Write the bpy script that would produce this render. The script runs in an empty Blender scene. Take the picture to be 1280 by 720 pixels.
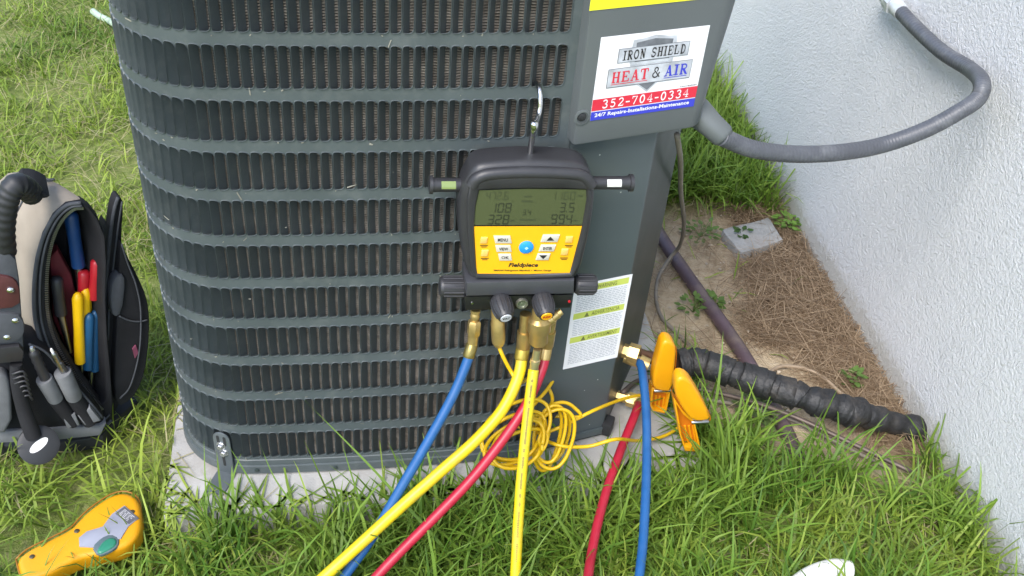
import bpy, bmesh, math, random
import numpy as np
from mathutils import Vector, Matrix

random.seed(7)
rng = np.random.default_rng(7)
scene = bpy.context.scene
COL = scene.collection

# ------------------------------------------------------------------ camera
CAM = Vector((0.2055, -1.2378, 1.5120))
PITCH, ROLL, FPX = 0.68323, 0.09359, 1300.47
_f = Vector((0, math.cos(PITCH), -math.sin(PITCH)))
_r = Vector((1, 0, 0)); _u = _r.cross(_f)
CR = math.cos(ROLL) * _r + math.sin(ROLL) * _u
CU = -math.sin(ROLL) * _r + math.cos(ROLL) * _u
CF = _f
cam_data = bpy.data.cameras.new('camera')
cam = bpy.data.objects.new('camera', cam_data)
COL.objects.link(cam)
M4 = Matrix((CR, CU, -CF)).transposed().to_4x4()
M4.translation = CAM
cam.matrix_world = M4
cam_data.sensor_width = 36.0
cam_data.lens = FPX / 1280 * 36.0
cam_data.clip_start = 0.02
cam_data.clip_end = 1000
scene.camera = cam

# ------------------------------------------------------------------ light
SUN_EL, SUN_AZ = math.radians(52), math.radians(-154)      # azimuth measured from +Y towards +X
world = bpy.data.worlds.new('World'); scene.world = world
world.use_nodes = True
wn = world.node_tree
sky = wn.nodes.new('ShaderNodeTexSky'); sky.sky_type = 'NISHITA'; sky.sun_disc = False
sky.sun_elevation = SUN_EL; sky.sun_rotation = SUN_AZ
sky.air_density = 1.0; sky.dust_density = 1.5; sky.ozone_density = 1.0
bg = wn.nodes['Background']; bg.inputs['Strength'].default_value = 0.15
wn.links.new(sky.outputs[0], bg.inputs['Color'])
sun_d = bpy.data.lights.new('sun', 'SUN'); sun_d.energy = 1.5; sun_d.angle = math.radians(28)
sun_d.color = (1.0, 0.965, 0.92)
sun = bpy.data.objects.new('sun', sun_d); COL.objects.link(sun)
sdir = Vector((math.sin(SUN_AZ) * math.cos(SUN_EL), math.cos(SUN_AZ) * math.cos(SUN_EL), math.sin(SUN_EL)))
sun.rotation_euler = sdir.to_track_quat('Z', 'Y').to_euler()
sun.location = (-3, -3, 6)
scene.view_settings.view_transform = 'Standard'
scene.view_settings.look = 'None'
scene.view_settings.gamma = 1.0
scene.view_settings.exposure = 1.38
scene.cycles.max_bounces = 6

# ------------------------------------------------------------------ measuring helpers (points of the place seen along a sight line)
def ray(px, py): return CF + CR * ((px - 640) / FPX) - CU * ((py - 360) / FPX)
def G(px, py, z=0.0):
    d = ray(px, py); return CAM + d * ((z - CAM.z) / d.z)
def V(px, py, P, h, off=0.0):
    n = Vector((-math.sin(h), math.cos(h), 0)); d = ray(px, py)
    return CAM + d * (((Vector(P) - n * off) - CAM).dot(n) / d.dot(n))
def Tof(P): return (Vector(P) - CAM).dot(CF)
def D(px, py, t): return CAM + ray(px, py) * t
def path_between(pts, P0, P1, ease=1.0, zmin=.072):
    """points of a hose: sight lines, distance running evenly from P0's to P1's"""
    t0, t1 = Tof(P0), Tof(P1)
    L = [0]
    for a, b in zip(pts, pts[1:]): L.append(L[-1] + math.hypot(b[0] - a[0], b[1] - a[1]))
    fine = crom([(p[0], p[1], 0) for p in pts], 4)
    n = len(fine); lim = [Tof(G(p.x, p.y, zmin)) for p in fine]
    acc = [0]
    for a, b in zip(fine, fine[1:]): acc.append(acc[-1] + (b - a).length)
    t = [min(t0 + (t1 - t0) * (l / acc[-1]) ** ease, m) for l, m in zip(acc, lim)]
    t[0] = t0
    for _ in range(30):
        t = [t[0]] + [min(.5 * t[i] + .25 * (t[i - 1] + t[i + 1]), lim[i]) for i in range(1, n - 1)] + [t[-1]]
    return [D(p.x, p.y, q) for p, q in zip(fine, t)][::4]

# ------------------------------------------------------------------ materials
def new_mat(name):
    m = bpy.data.materials.new(name); m.use_nodes = True
    return m, m.node_tree, m.node_tree.nodes['Principled BSDF']
def M(name, col, rough=0.5, metal=0.0, var=0.12, vscale=30.0, bump=0.0, bscale=300.0, spec=0.5, coat=0.0, specks=0.0, dirt=None, dscale=9.0, damt=0.5):
    m, nt, b = new_mat(name); N, L = nt.nodes, nt.links
    tc = N.new('ShaderNodeTexCoord')
    nz = N.new('ShaderNodeTexNoise'); nz.inputs['Scale'].default_value = vscale; nz.inputs['Detail'].default_value = 6
    L.new(tc.outputs['Object'], nz.inputs['Vector'])
    rp = N.new('ShaderNodeValToRGB')
    rp.color_ramp.elements[0].position = 0.3; rp.color_ramp.elements[1].position = 0.7
    rp.color_ramp.elements[0].color = (*[c * (1 - var) for c in col], 1)
    rp.color_ramp.elements[1].color = (*[min(1, c * (1 + var)) for c in col], 1)
    L.new(nz.outputs['Fac'], rp.inputs['Fac']); out = rp.outputs['Color']
    if dirt:
        n2 = N.new('ShaderNodeTexNoise'); n2.inputs['Scale'].default_value = dscale; n2.inputs['Detail'].default_value = 8; n2.inputs['Roughness'].default_value = .7
        L.new(tc.outputs['Object'], n2.inputs['Vector'])
        r2 = N.new('ShaderNodeValToRGB'); r2.color_ramp.elements[0].position = .5; r2.color_ramp.elements[1].position = .72
        r2.color_ramp.elements[0].color = (0, 0, 0, 1); r2.color_ramp.elements[1].color = (damt, damt, damt, 1)
        L.new(n2.outputs['Fac'], r2.inputs['Fac'])
        mx = N.new('ShaderNodeMixRGB'); mx.inputs['Color2'].default_value = (*dirt, 1)
        L.new(r2.outputs['Color'], mx.inputs['Fac']); L.new(out, mx.inputs['Color1']); out = mx.outputs['Color']
    if specks:
        vo = N.new('ShaderNodeTexVoronoi'); vo.inputs['Scale'].default_value = 38
        L.new(tc.outputs['Object'], vo.inputs['Vector'])
        lt = N.new('ShaderNodeMath'); lt.operation = 'LESS_THAN'; lt.inputs[1].default_value = specks
        L.new(vo.outputs['Distance'], lt.inputs[0])
        mx = N.new('ShaderNodeMixRGB'); mx.inputs['Color2'].default_value = (.42, .45, .42, 1)
        L.new(lt.outputs[0], mx.inputs['Fac']); L.new(out, mx.inputs['Color1']); out = mx.outputs['Color']
    L.new(out, b.inputs['Base Color'])
    b.inputs['Metallic'].default_value = metal
    b.inputs['Specular IOR Level'].default_value = spec
    b.inputs['Coat Weight'].default_value = coat
    rm = N.new('ShaderNodeMapRange'); rm.inputs['To Min'].default_value = max(0.02, rough - .08); rm.inputs['To Max'].default_value = min(1, rough + .08)
    L.new(nz.outputs['Fac'], rm.inputs['Value']); L.new(rm.outputs[0], b.inputs['Roughness'])
    if bump:
        nb = N.new('ShaderNodeTexNoise'); nb.inputs['Scale'].default_value = bscale; nb.inputs['Detail'].default_value = 4
        L.new(tc.outputs['Object'], nb.inputs['Vector'])
        bp = N.new('ShaderNodeBump'); bp.inputs['Strength'].default_value = bump; bp.inputs['Distance'].default_value = 0.002
        L.new(nb.outputs['Fac'], bp.inputs['Height']); L.new(bp.outputs[0], b.inputs['Normal'])
    return m

paint = M('louver_paint', (.072, .088, .091), .42, var=.10, vscale=14, bump=.12, bscale=500, dirt=(.16, .17, .16), dscale=30, damt=.35)
paint_panel = M('panel_paint', (.072, .090, .095), .36, var=.06, vscale=6, bump=.06, bscale=700, specks=.045)
paint_shaded = M('shaded_paint', (.030, .042, .040), .42, var=.1, vscale=8, bump=.08, specks=.05)  # cabinet paint with the unlit side's shade put into its colour
plastic_box = M('box_plastic', (.100, .112, .114), .38, var=.05, vscale=5, bump=.12, bscale=900)
coil_m = M('coil_aluminium', (.25, .225, .19), .55, .3, var=.35, vscale=60, dirt=(.12, .085, .055), dscale=25, damt=.8)
coil_gap = M('coil_gap_dust_shade', (.035, .027, .020), .9, var=.4)  # dust colour, darkened further to paint the shade between the fins
dark_inside = M('dark_inside', (.02, .022, .022), .8)
concrete = M('concrete', (.36, .355, .34), .85, var=.10, vscale=18, bump=.5, bscale=220, spec=.2, dirt=(.20, .175, .14), dscale=7, damt=.6)
stone_m = M('paver_stone', (.30, .30, .29), .85, var=.2, vscale=25, bump=.5, bscale=180, spec=.2, dirt=(.16, .12, .09), dscale=14, damt=.7)
brass = M('brass', (.58, .42, .17), .40, .8, var=.15, vscale=60)
copper = M('copper_tarnished', (.20, .10, .06), .5, .7, var=.35, vscale=40)
chrome = M('chrome', (.62, .62, .62), .2, 1.0, var=.05)
zinc = M('zinc', (.55, .56, .57), .35, .9, var=.1)
blk_rub = M('black_rubber', (.020, .021, .023), .55, var=.15, bump=.1)
blk_soft = M('black_soft_plastic', (.030, .030, .033), .42, var=.12, vscale=20, bump=.1, bscale=800)
anod = M('anodised_grey', (.085, .088, .10), .4, .5, var=.08)
blk_gloss = M('black_plate', (.012, .012, .013), .3, var=.1)
lcd_m = M('lcd_glass', (.066, .079, .036), .16, var=.05, vscale=8, coat=.3)
lcd_ink = M('lcd_ink', (.024, .029, .017), .4)
plate_yel = M('faceplate_yellow', (.86, .43, .008), .42, var=.03)
btn_m = M('button_grey', (.55, .52, .44), .5, var=.05)
btn_org = M('button_amber', (.80, .48, .12), .5, var=.05)
btn_blue = M('button_blue', (.02, .28, .72), .35, var=.05)
ink = M('ink_black', (.015, .013, .012), .6)
hose_blue = M('hose_blue', (.011, .085, .25), .38, var=.08, vscale=40, bump=.08, dirt=(.03, .11, .28), dscale=28, damt=.6)
hose_yel = M('hose_yellow', (.62, .48, .008), .4, var=.06, vscale=40, bump=.08, dirt=(.42, .32, .05), dscale=26, damt=.7)
hose_red = M('hose_red', (.38, .012, .035), .4, var=.08, vscale=40, bump=.08, dirt=(.28, .035, .05), dscale=20, damt=.4)
cable_yel = M('cable_yellow', (.64, .40, .006), .38, var=.06)
clamp_m = M('clamp_orange', (.72, .32, .005), .38, var=.05, vscale=15)
clamp_in = M('clamp_inner_orange', (.55, .15, .004), .45, var=.08)
meter_m = M('meter_yellow', (.68, .31, .006), .42, var=.05, vscale=15, bump=.1)
meter_grey = M('meter_grey', (.27, .28, .33), .45, var=.06)
green_m = M('trigger_green', (.03, .20, .12), .3, var=.1)
taupe = M('taupe_nylon', (.29, .25, .20), .85, var=.18, vscale=12, bump=.35, bscale=900, spec=.2)
nylon = M('black_nylon', (.018, .018, .020), .8, var=.2, vscale=20, bump=.5, bscale=700, spec=.25)
webbing = M('grey_webbing', (.075, .08, .088), .8, var=.15, vscale=40, bump=.5, bscale=900, spec=.2)
cuff_m = M('grey_felt', (.17, .175, .18), .9, var=.12, vscale=40, bump=.4, bscale=700, spec=.1)
leather = M('maroon_leather', (.085, .026, .026), .5, var=.2, vscale=25, bump=.3, bscale=500)
red_m = M('red_grip', (.42, .012, .022), .4)
dkred = M('dark_red_lining', (.13, .012, .02), .7, var=.2)
blue_m = M('blue_grip', (.01, .05, .17), .4)
tool_yel = M('yellow_grip', (.85, .50, .004), .4, var=.04)
steel = M('tool_steel', (.45, .45, .46), .3, 1.0)
white_m = M('white_vinyl', (.80, .80, .82), .35, var=.02)
white_pl = M('white_plastic', (.78, .77, .74), .35, var=.05)
st_red = M('sticker_red', (.62, .02, .045), .35, var=.03)
st_blue = M('sticker_blue', (.035, .045, .48), .35, var=.03)
st_yel = M('label_yellow', (.80, .78, .02), .4, var=.03)
lbl_green = M('label_lime', (.55, .62, .12), .45, var=.05)
lbl_grey = M('label_grey_print', (.42, .44, .48), .5)
silver = M('emblem_silver', (.52, .54, .58), .35, .3, var=.30, vscale=40)
silver_dk = M('emblem_dark', (.17, .18, .20), .35, .3, var=.3, vscale=60)
conduit_m = M('conduit_grey', (.078, .083, .096), .45, var=.12, vscale=25, bump=.15, bscale=400, dirt=(.24, .25, .26), dscale=16, damt=.45)
pvc_purple = M('brown_purple_pvc', (.075, .050, .060), .5, var=.2, vscale=20, bump=.2, dirt=(.19, .15, .11), dscale=14, damt=.55)
tape_m = M('black_tape', (.017, .017, .018), .55, var=.25, vscale=40, bump=1.0, bscale=130, dirt=(.09, .075, .06), dscale=16, damt=.45)
wire_m = M('grey_cable', (.19, .165, .13), .6, var=.2)
tan_m = M('tan_cable', (.30, .23, .16), .6, var=.2)
pale_green = M('pale_green_hose', (.36, .46, .34), .5, var=.12)
glass_m, _nt, _b = new_mat('sight_glass'); _b.inputs['Base Color'].default_value = (.25, .28, .2, 1); _b.inputs['Roughness'].default_value = .08; _b.inputs['Metallic'].default_value = .6
vial_m = M('green_vial', (.20, .26, .09), .2)

# ------------------------------------------------------------------ object helpers
ORG = {}
def tag(o, label=None, cat=None, group=None, kind=None):
    if label: o['label'] = label
    if cat: o['category'] = cat
    if group: o['group'] = group
    if kind: o['kind'] = kind
    return o
def thing(name, label, cat, base, group=None):
    o = bpy.data.objects.new(name, None); COL.objects.link(o)
    o.empty_display_size = .05
    o.location = base; ORG[o.name] = Vector(base)
    return tag(o, label, cat, group)
def link_mesh(name, me, mats, parent=None, base=None, label=None, smooth=None):
    o = bpy.data.objects.new(name, me); COL.objects.link(o)
    for m in (mats if isinstance(mats, (list, tuple)) else [mats]): me.materials.append(m)
    org = ORG[parent.name] if parent else Vector(base or (0, 0, 0))
    me.transform(Matrix.Translation(-org))
    if parent: o.parent = parent
    else: o.location = org
    ORG[o.name] = org
    if label: o['label'] = label
    if smooth is not None:
        me.polygons.foreach_set('use_smooth', [True] * len(me.polygons))
        if smooth < 180: me.set_sharp_from_angle(angle=math.radians(smooth))
    return o
def obj(name, bm, mats, parent=None, base=None, label=None, smooth=38):
    bmesh.ops.recalc_face_normals(bm, faces=bm.faces[:])
    me = bpy.data.meshes.new(name); bm.to_mesh(me); bm.free()
    return link_mesh(name, me, mats, parent, base, label, smooth)
def npmesh(name, verts, faces, mats, parent=None, base=None, label=None, smooth=None):
    me = bpy.data.meshes.new(name)
    me.from_pydata([tuple(v) for v in verts], [], faces); me.update()
    return link_mesh(name, me, mats, parent, base, label, smooth)
def BM(): return bmesh.new()
def frame(o, x, y, z):
    m = Matrix((Vector(x), Vector(y), Vector(z))).transposed().to_4x4(); m.translation = Vector(o); return m
def merge(bm, t, mat=None, mi=0):
    if mat is not None: bmesh.ops.transform(t, matrix=mat, verts=t.verts[:])
    vm = {v: bm.verts.new(v.co) for v in t.verts}
    for f in t.faces:
        try: nf = bm.faces.new([vm[v] for v in f.verts]); nf.material_index = mi or f.material_index
        except ValueError: pass
    t.free()
def box(bm, F, c, s, bev=0.0, seg=2, mi=0):
    t = BM(); bmesh.ops.create_cube(t, size=1.0)
    for v in t.verts: v.co = Vector((v.co.x * s[0] + c[0], v.co.y * s[1] + c[1], v.co.z * s[2] + c[2]))
    if bev: bmesh.ops.bevel(t, geom=t.edges[:], offset=bev, segments=seg, affect='EDGES', profile=.6, clamp_overlap=True)
    merge(bm, t, F, mi)
def prism(bm, front, ext, bev=0.0, seg=2, mi=0, back_bev=False):
    """closed outline in 3D, pushed along ext; the edge of the front face is rounded"""
    t = BM(); ext = Vector(ext)
    a = [t.verts.new(p) for p in front]; b = [t.verts.new(Vector(p) + ext) for p in front]
    n = len(a); t.faces.new(a); t.faces.new(b[::-1])
    for i in range(n): t.faces.new((a[i], b[i], b[(i + 1) % n], a[(i + 1) % n]))
    bmesh.ops.recalc_face_normals(t, faces=t.faces[:])
    if bev:
        sa = set(a) | (set(b) if back_bev else set())
        ed = [e for e in t.edges if (e.verts[0] in a and e.verts[1] in a) or (back_bev and e.verts[0] in b and e.verts[1] in b)]
        bmesh.ops.bevel(t, geom=ed, offset=bev, segments=seg, affect='EDGES', profile=.5, clamp_overlap=True)
    merge(bm, t, None, mi)
def smooth_poly(pts, it=2):
    for _ in range(it):
        q = []
        for i in range(len(pts)):
            a, b = Vector(pts[i]), Vector(pts[(i + 1) % len(pts)])
            q += [a * .75 + b * .25, a * .25 + b * .75]
        pts = q
    return pts
def crom(pts, n=8):
    P = [Vector(p) for p in pts]
    P = [P[0] * 2 - P[1]] + P + [P[-1] * 2 - P[-2]]
    out = []
    for i in range(1, len(P) - 2):
        p0, p1, p2, p3 = P[i - 1:i + 3]
        for k in range(n):
            t = k / n
            out.append(.5 * ((2 * p1) + (p2 - p0) * t + (2 * p0 - 5 * p1 + 4 * p2 - p3) * t * t + (3 * p1 - p0 - 3 * p2 + p3) * t ** 3))
    out.append(P[-2]); return out
def tube(bm, pts, r, seg=12, n=8, mi=0, cap=True, raw=False, closed=False):
    C = [Vector(p) for p in pts] if raw else crom(pts, n)
    m = len(C)
    R = [r] * m if not callable(r) else [r(i / (m - 1)) for i in range(m)]
    T = []
    for i in range(m):
        a, b = C[max(i - 1, 0)], C[min(i + 1, m - 1)]
        d = (b - a); T.append(d.normalized() if d.length > 1e-9 else Vector((0, 0, 1)))
    u = T[0].orthogonal().normalized(); rings = []
    for i in range(m):
        u = (u - T[i] * u.dot(T[i])); u = u.normalized() if u.length > 1e-9 else T[i].orthogonal().normalized()
        w = T[i].cross(u)
        rings.append([bm.verts.new(C[i] + (u * math.cos(q) + w * math.sin(q)) * R[i]) for q in [2 * math.pi * k / seg for k in range(seg)]])
    for i in range(m - 1):
        for k in range(seg):
            f = bm.faces.new((rings[i][k], rings[i][(k + 1) % seg], rings[i + 1][(k + 1) % seg], rings[i + 1][k])); f.material_index = mi
    if cap:
        bm.faces.new(rings[0][::-1]).material_index = mi; bm.faces.new(rings[-1]).material_index = mi
def lathe(bm, a, b, prof, seg=20, mi=0, cap=True, flat=None):
    """profile [(t along a->b in 0..1, radius)]"""
    a, b = Vector(a), Vector(b); ax = (b - a).normalized(); u = ax.orthogonal().normalized(); w = ax.cross(u)
    rings = []
    for t, r in prof:
        c = a.lerp(b, t)
        rings.append([bm.verts.new(c + (u * math.cos(q) + w * math.sin(q)) * r) for q in [2 * math.pi * k / seg for k in range(seg)]])
    for i in range(len(rings) - 1):
        for k in range(seg):
            bm.faces.new((rings[i][k], rings[i][(k + 1) % seg], rings[i + 1][(k + 1) % seg], rings[i + 1][k])).material_index = mi
    if cap:
        bm.faces.new(rings[0][::-1]).material_index = mi; bm.faces.new(rings[-1]).material_index = mi
def ring_strip(bm, outer, inner, ext, mi=0, bev=0.0):
    """flat frame between two outlines of equal count, pushed along ext"""
    ext = Vector(ext); n = len(outer); t = BM()
    A = [t.verts.new(p) for p in outer]; B = [t.verts.new(p) for p in inner]
    C_ = [t.verts.new(Vector(p) + ext) for p in outer]; D_ = [t.verts.new(Vector(p) + ext) for p in inner]
    for i in range(n):
        j = (i + 1) % n
        t.faces.new((A[i], A[j], B[j], B[i])); t.faces.new((C_[i], D_[i], D_[j], C_[j]))
        t.faces.new((A[i], C_[i], C_[j], A[j])); t.faces.new((B[i], B[j], D_[j], D_[i]))
    bmesh.ops.recalc_face_normals(t, faces=t.faces[:])
    if bev:
        sa, sb = set(A), set(B)
        ed = [e for e in t.edges if (e.verts[0] in sa and e.verts[1] in sa) or (e.verts[0] in sb and e.verts[1] in sb)]
        bmesh.ops.bevel(t, geom=ed, offset=bev, segments=2, affect='EDGES', profile=.5, clamp_overlap=True)
    merge(bm, t, None, mi)
def quad(bm, pts, mi=0):
    f = bm.faces.new([bm.verts.new(p) for p in pts]); f.material_index = mi; return f

# flat lettering: an affine box given by its lower left corner and its two sides
def text_mesh(s, bold=0.0, shear=0.0):
    cu = bpy.data.curves.new('lettering', 'FONT'); cu.body = s; cu.size = 1; cu.offset = bold; cu.shear = shear; cu.resolution_u = 2
    o = bpy.data.objects.new('lettering', cu); COL.objects.link(o)
    dg = bpy.context.evaluated_depsgraph_get(); dg.update()
    me = bpy.data.meshes.new_from_object(o.evaluated_get(dg))
    bpy.data.objects.remove(o); bpy.data.curves.remove(cu)
    return me
def text_into(bm, s, O, X, Y, N, bold=0.0, shear=0.0, mi=0):
    me = text_mesh(s, bold, shear)
    if not len(me.vertices): return
    xs = [v.co.x for v in me.vertices]; ys = [v.co.y for v in me.vertices]
    x0, x1, y0, y1 = min(xs), max(xs), min(ys), max(ys)
    vs = [bm.verts.new(Vector(O) + Vector(X) * ((v.co.x - x0) / (x1 - x0)) + Vector(Y) * ((v.co.y - y0) / (y1 - y0)) + Vector(N)) for v in me.vertices]
    for p in me.polygons:
        try: bm.faces.new([vs[i] for i in p.vertices]).material_index = mi
        except ValueError: pass
    bpy.data.meshes.remove(me)
# slab-serif capitals and figures drawn as strokes: (polyline, weight)
def _arc(cx, cy, rx, ry, a0, a1, n=10): return [(cx + rx * math.cos(math.radians(a0 + (a1 - a0) * i / n)), cy + ry * math.sin(math.radians(a0 + (a1 - a0) * i / n))) for i in range(n + 1)]
W, Hh, SW = .22, .10, .09
def sf(x, y, w=.34): return ([(x - w / 2, y), (x + w / 2, y)], SW)
SLAB = {
 'I': [([(.5, 0), (.5, 1)], W), sf(.5, .04, .6), sf(.5, .96, .6)],
 'L': [([(.28, 0), (.28, 1)], W), ([(.1, .05), (.92, .05)], Hh), ([(.88, .05), (.88, .34)], Hh), sf(.28, .96, .5)],
 'E': [([(.26, 0), (.26, 1)], W), ([(.06, .05), (.92, .05)], Hh), ([(.06, .95), (.88, .95)], Hh), ([(.26, .5), (.64, .5)], Hh), ([(.88, .05), (.88, .3)], Hh), ([(.84, .72), (.84, .95)], Hh), ([(.64, .38), (.64, .62)], SW)],
 'H': [([(.22, 0), (.22, 1)], W), ([(.78, 0), (.78, 1)], W), ([(.22, .5), (.78, .5)], Hh)] + [sf(x, y, .4) for x in (.22, .78) for y in (.04, .96)],
 'N': [([(.2, 0), (.2, 1)], .12), ([(.8, 0), (.8, 1)], .12), ([(.2, .95), (.8, .05)], W)] + [sf(.2, .04), sf(.2, .96), sf(.8, .96)],
 'A': [([(.5, 1), (.18, 0)], .11), ([(.5, 1), (.8, 0)], W), ([(.28, .34), (.7, .34)], Hh), sf(.16, .04), sf(.82, .04, .42)],
 'T': [([(.5, 0), (.5, 1)], W), ([(.05, .95), (.95, .95)], Hh), ([(.08, .7), (.08, .95)], Hh), ([(.92, .7), (.92, .95)], Hh), sf(.5, .04, .5)],
 'D': [([(.26, 0), (.26, 1)], W), ([(.08, .05), (.5, .05)] + _arc(.46, .5, .42, .45, -90, 90) + [(.08, .95)], .13)],
 'O': [(_arc(.5, .5, .38, .44, 0, 360, 18), .17)],
 'S': [(_arc(.52, .73, .32, .23, 20, 270, 10) + _arc(.48, .27, .34, .23, 90, -160, 10), .15), ([(.84, .7), (.84, .98)], SW), ([(.14, .02), (.14, .32)], SW)],
 'R': [([(.24, 0), (.24, 1)], W), ([(.06, .95), (.5, .95)] + _arc(.5, .73, .3, .22, 90, -90) + [(.24, .51)], .12), ([(.46, .5), (.84, .04)], W), sf(.24, .04, .44), sf(.88, .04, .22)],
 '&': [(_arc(.46, .76, .2, .2, -60, 250, 12) + [(.92, .04)], .12), (_arc(.42, .28, .32, .24, 110, 350, 10) + [(.88, .5)], .12)],
 '3': [(_arc(.48, .74, .3, .22, 160, -90) + _arc(.48, .27, .34, .24, 90, -160), .16)],
 '5': [([(.78, .93), (.28, .93), (.24, .55)] + _arc(.46, .32, .34, .28, 110, -150), .15)],
 '2': [(_arc(.5, .72, .3, .24, 170, -30) + [(.18, .08)], .15), ([(.14, .07), (.86, .07), (.86, .25)], .13)],
 '7': [([(.14, .72), (.14, .93), (.84, .93), (.42, 0)], .15)],
 '0': [(_arc(.5, .5, .33, .45, 0, 360, 18), .18)],
 '4': [([(.66, 0), (.66, .95), (.1, .3), (.92, .3)], .13), sf(.66, .04, .44)],
 '-': [([(.2, .42), (.8, .42)], .15)],
}
def slab_into(bm, s, O, X, Y, N, gap=.16, mi=0):
    wd = {'I': .6, ' ': .7, '-': .7}
    tot = sum(wd.get(c, 1.0) + gap for c in s) - gap; x = 0
    O, X, Y, N = Vector(O), Vector(X), Vector(Y), Vector(N)
    lay = 0
    for c in s:
        w = wd.get(c, 1.0)
        for line, wt in SLAB.get(c, []):
            lay += 1
            sh = (.5 - w / 2) if c in 'I-' else 0
            P = [((x + (px - sh)), py) for px, py in line]
            hw = wt / 2
            L_, R_ = [], []
            for i in range(len(P)):
                a, b = P[max(i - 1, 0)], P[min(i + 1, len(P) - 1)]
                dx, dy = b[0] - a[0], b[1] - a[1]; l = math.hypot(dx, dy) or 1
                L_.append((P[i][0] - dy / l * hw, P[i][1] + dx / l * hw)); R_.append((P[i][0] + dy / l * hw, P[i][1] - dx / l * hw))
            lift = N * (1 + .10 * (lay % 7))
            for i in range(len(P) - 1):
                pp = [L_[i], L_[i + 1], R_[i + 1], R_[i]]
                quad(bm, [O + X * (q[0] / tot) + Y * q[1] + lift for q in pp], mi)
        x += w + gap
def text_obj(name, calls, m, parent):
    bm = BM()
    for fn, a, k in calls: fn(bm, *a, **k)
    me = bpy.data.meshes.new(name); bm.to_mesh(me); bm.free()
    return link_mesh(name, me, m, parent)
class Plane:
    """upright plane through P with heading h; u to the right, v up, w towards the viewer"""
    def __init__(s, P, h):
        s.h = h; s.P = Vector(P); s.u = Vector((math.cos(h), math.sin(h), 0)); s.v = Vector((0, 0, 1)); s.w = Vector((math.sin(h), -math.cos(h), 0))
    def at(s, px, py, w=0.0): return V(px, py, s.P, s.h, w)
    def uv(s, px, py):
        q = s.at(px, py) - s.P; return q.dot(s.u), q.dot(s.v)
    def pt(s, u, v, w=0.0): return s.P + s.u * u + s.v * v + s.w * w
    def F(s): return frame(s.P, s.u, s.v, s.w)
    def poly(s, pts, w=0.0): return [s.at(x, y, w) for x, y in pts]

# ================================================================== GROUND
def axis(a, b, step, far, n):
    core = np.arange(a, b + 1e-6, step); g = np.geomspace(step, far, n)
    return np.concatenate([(a - g)[::-1], core, b + g])
gx = axis(-2.4, 1.6, .03, 200, 26); gy = axis(-1.5, 3.6, .03, 200, 26)
GX, GY = np.meshgrid(gx, gy)
WALL_A, WALL_B = Vector((0.903, 1.021, 0)), Vector((1.053, 0.299, 0))
WD = (WALL_A - WALL_B).normalized(); WN = Vector((WD.y, -WD.x, 0))       # WN points into the house
def wall_side(x, y): return (x - WALL_A.x) * WN.x + (y - WALL_A.y) * WN.y   # <0 outdoors
def vnoise(x, y, seed, sc):
    r = np.random.default_rng(seed); t = r.random((64, 64)); X, Y = x / sc, y / sc
    xi, yi = np.floor(X).astype(int), np.floor(Y).astype(int); fx, fy = X - xi, Y - yi
    fx, fy = fx * fx * (3 - 2 * fx), fy * fy * (3 - 2 * fy)
    g = lambda i, j: t[(yi + j) % 64, (xi + i) % 64]
    return (g(0, 0) * (1 - fx) + g(1, 0) * fx) * (1 - fy) + (g(0, 1) * (1 - fx) + g(1, 1) * fx) * fy
def poly_dist(x, y, poly):
    """signed distance to a polygon, negative inside"""
    d = np.full(np.shape(x), 1e9); ins = np.zeros(np.shape(x), bool)
    for (ax, ay), (bx, by) in zip(poly, poly[1:] + poly[:1]):
        ex, ey = bx - ax, by - ay; t = np.clip(((x - ax) * ex + (y - ay) * ey) / (ex * ex + ey * ey), 0, 1)
        d = np.minimum(d, np.hypot(x - ax - t * ex, y - ay - t * ey))
        c = ((ay > y) != (by > y)) & (x < (bx - ax) * (y - ay) / ((by - ay) + 1e-12) + ax); ins ^= c
    return np.where(ins, -d, d)
def gpoly(pts, z=0): return [tuple(G(x, y, z)[:2]) for x, y in pts]
DIRT = gpoly([(770, 500), (790, 300), (845, 262), (905, 258), (965, 235), (1010, 300), (1165, 555), (1120, 600), (1050, 590), (985, 575), (930, 545), (880, 537)])
STRAW = gpoly([(915, 255), (965, 228), (1015, 310), (1180, 590), (1100, 560), (1010, 455), (930, 415), (935, 340)])
PAD0 = Vector((-.347, -.15, 0)); PH = math.radians(12)
PU, PV = Vector((math.cos(PH), math.sin(PH), 0)), Vector((-math.sin(PH), math.cos(PH), 0))
PADW, PADD, PADZ = .965, .96, .06
PAD = [tuple((PAD0 + PU * a + PV * b)[:2]) for a, b in ((0, 0), (PADW, 0), (PADW, PADD), (0, PADD))]
near = np.exp(-((GX ** 2 + GY ** 2) / 6.0))
dd = poly_dist(GX, GY, DIRT)
dmask = np.clip(.5 - dd / .07 + (vnoise(GX, GY, 3, .05) - .5) * .9, 0, 1)
GZ = (vnoise(GX, GY, 1, .22) - .5) * .016 * near + (vnoise(GX, GY, 2, .07) - .5) * .008 * near - .006 * near
ny, nx = GX.shape
idx = np.arange(nx * ny).reshape(ny, nx)
faces = np.stack([idx[:-1, :-1], idx[:-1, 1:], idx[1:, 1:], idx[1:, :-1]], -1).reshape(-1, 4)
me = bpy.data.meshes.new('ground')
me.from_pydata(np.stack([GX, GY, GZ], -1).reshape(-1, 3).tolist(), [], faces.tolist())
att = me.attributes.new('dirt', 'FLOAT', 'POINT'); att.data.foreach_set('value', dmask.ravel().astype(np.float32))
sd = poly_dist(GX, GY, STRAW)
smask = np.clip(.5 - sd / .06 + (vnoise(GX, GY, 5, .04) - .5) * .9, 0, 1)
att = me.attributes.new('straw', 'FLOAT', 'POINT'); att.data.foreach_set('value', smask.ravel().astype(np.float32))
gm, nt, b = new_mat('ground_soil'); N, L = nt.nodes, nt.links
tc = N.new('ShaderNodeTexCoord')
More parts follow.
